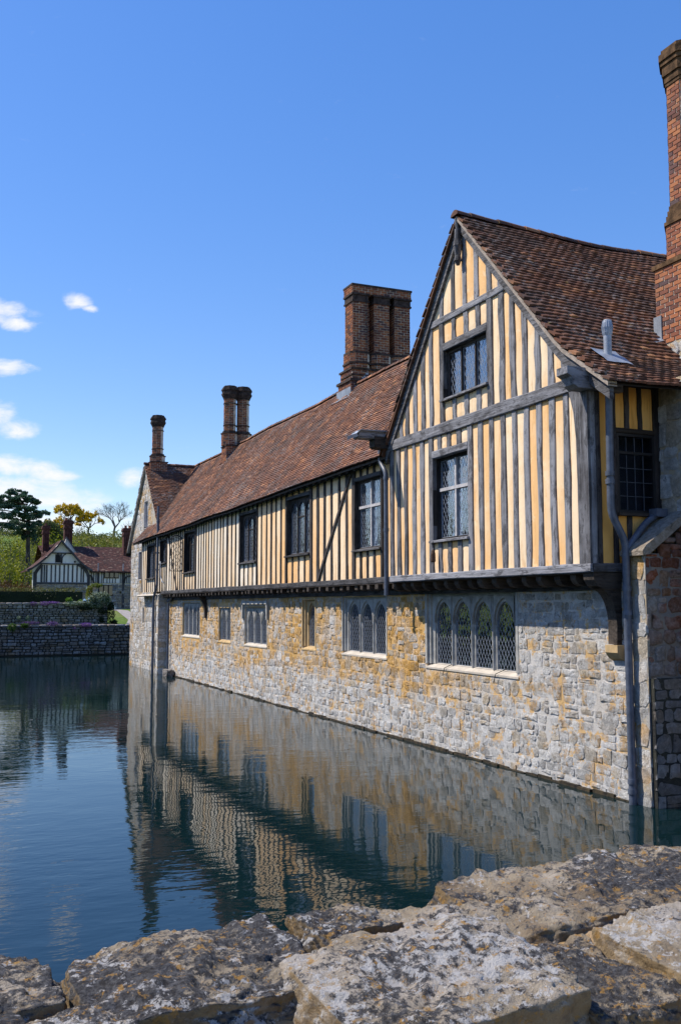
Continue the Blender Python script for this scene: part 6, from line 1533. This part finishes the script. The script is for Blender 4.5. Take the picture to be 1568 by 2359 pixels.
leaves('green_thicket', bl, 0.2, SCRUB, None, shell=0.3, kind='stuff', label='yellow green thicket covering the slope behind the cottage', cat='scrub')
g = G()
for i in range(260):
    Y = rng.uniform(90, 126); x = at(rng.uniform(-100, 190), 1250, Y).x; z = ground_z(x, Y); h = rng.uniform(2, 5.0); g.tube([(x, Y, z), (x + rng.gauss(0, .3), Y, z + h * 0.5), (x + rng.gauss(0, .6), Y, z + h)], [0.035, 0.025, 0.01], 3, cap=False)
g.build('sapling_stems', BARKG, None, kind='stuff', label='thin bare stems standing in the thicket', cat='scrub')
bl = []
for i in range(40):
    Y = rng.uniform(80, 92); x = at(rng.uniform(-120, 75), 1300, Y).x; zt = ground_z(x, Y); h = rng.uniform(0.9, 1.9); bl.append(((x, Y, zt + h * 0.45), (0.9, 0.9, h * 0.6), 320))
leaves('brown_thicket', bl, 0.16, BROWN, None, shell=0.3, kind='stuff', label='brown bracken and brambles left of the cottage', cat='scrub')
bl = []
for i in range(120):
    Y = rng.uniform(150, 235); x = at(rng.uniform(60, 330), 1250, Y).x; zt = ground_z(x, Y); h = rng.uniform(1.5, 3.4) * (1.2 if rng.random() < .2 else 0.8); bl.append(((x, Y, zt + h * 0.4), (rng.uniform(1.2, 2.4), 1.5, h * 0.6), 150))
leaves('hillside_scrub', bl, 0.36, SCRUB2, None, shell=0.3, kind='stuff', label='olive scrub dotted over the hillside behind the cottage roof', cat='scrub')
bl = []
for i in range(130):
    Y = rng.uniform(335, 400); x = at(rng.uniform(-200, 420), 1240, Y).x; zt = ground_z(x, Y); h = rng.uniform(2.0, 4.5); bl.append(((x, Y, zt + h * 0.4), (3.2, 2.0, h * 0.6), 110))
leaves('skyline_hedgerow', bl, 0.6, OLIVE, None, shell=0.2, kind='stuff', label='hedgerow along the top of the hill on the skyline', cat='hedgerow')
t = thing('green_bush', 'big olive bush at the hill edge left of the cottage chimneys', 'bush', (at(110, 1250, 140).x, 140, ground_z(15, 140)))
bl = []
for x, y, r_ in ((90, 1222, 16), (110, 1212, 18), (128, 1218, 16), (100, 1235, 22), (122, 1238, 20), (140, 1236, 12), (80, 1245, 14)):
    c = at(x, y, 140); k = 140 / 2250 * 1.04; bl.append(((c.x, 140 + rng.uniform(-1, 1), c.z), (r_ * k, r_ * k, r_ * k * 0.8), 750))
leaves('foliage', bl, 0.3, OLIVE, t, shell=0.3)

# west bank, out of frame: dark trees added to darken what the panes mirror
v = [(x, y, 0.9 + max(0, -x - 30) * 0.05 if x < -26.5 else -0.6) for y in (-120, -60, -20, 10, 40, 58, 90) for x in (-260, -150, -80, -45, -27, -26)]
part('west_bank', v, [(j * 6 + i, j * 6 + i + 1, (j + 1) * 6 + i + 1, (j + 1) * 6 + i) for j in range(6) for i in range(5)], m_grass(), kind='structure', smooth=True)
bl = []
for i in range(110):
    x, y = rng.uniform(-62, -36), rng.uniform(-70, 75); h = rng.uniform(7, 14); bl.append(((x, y, 1.2 + h * 0.5), (rng.uniform(2, 3.6), rng.uniform(2, 3.6), h * 0.55), 160))
for i in range(70):
    x, y = rng.uniform(-75, -6), rng.uniform(66, 100); h = rng.uniform(5, 10); bl.append(((x, y, 2.2 + h * 0.5), (rng.uniform(1.8, 3.2), rng.uniform(1.8, 3.0), h * 0.55), 160))
leaves('west_bank_wood', bl, 0.8, m_leaf('west_leaf', [(0.008, 0.016, 0.006), (0.018, 0.028, 0.010), (0.03, 0.035, 0.012)]), None, shell=0.3, kind='stuff', label='unseen belt of dark trees added on the west bank for the panes to mirror', cat='wood')
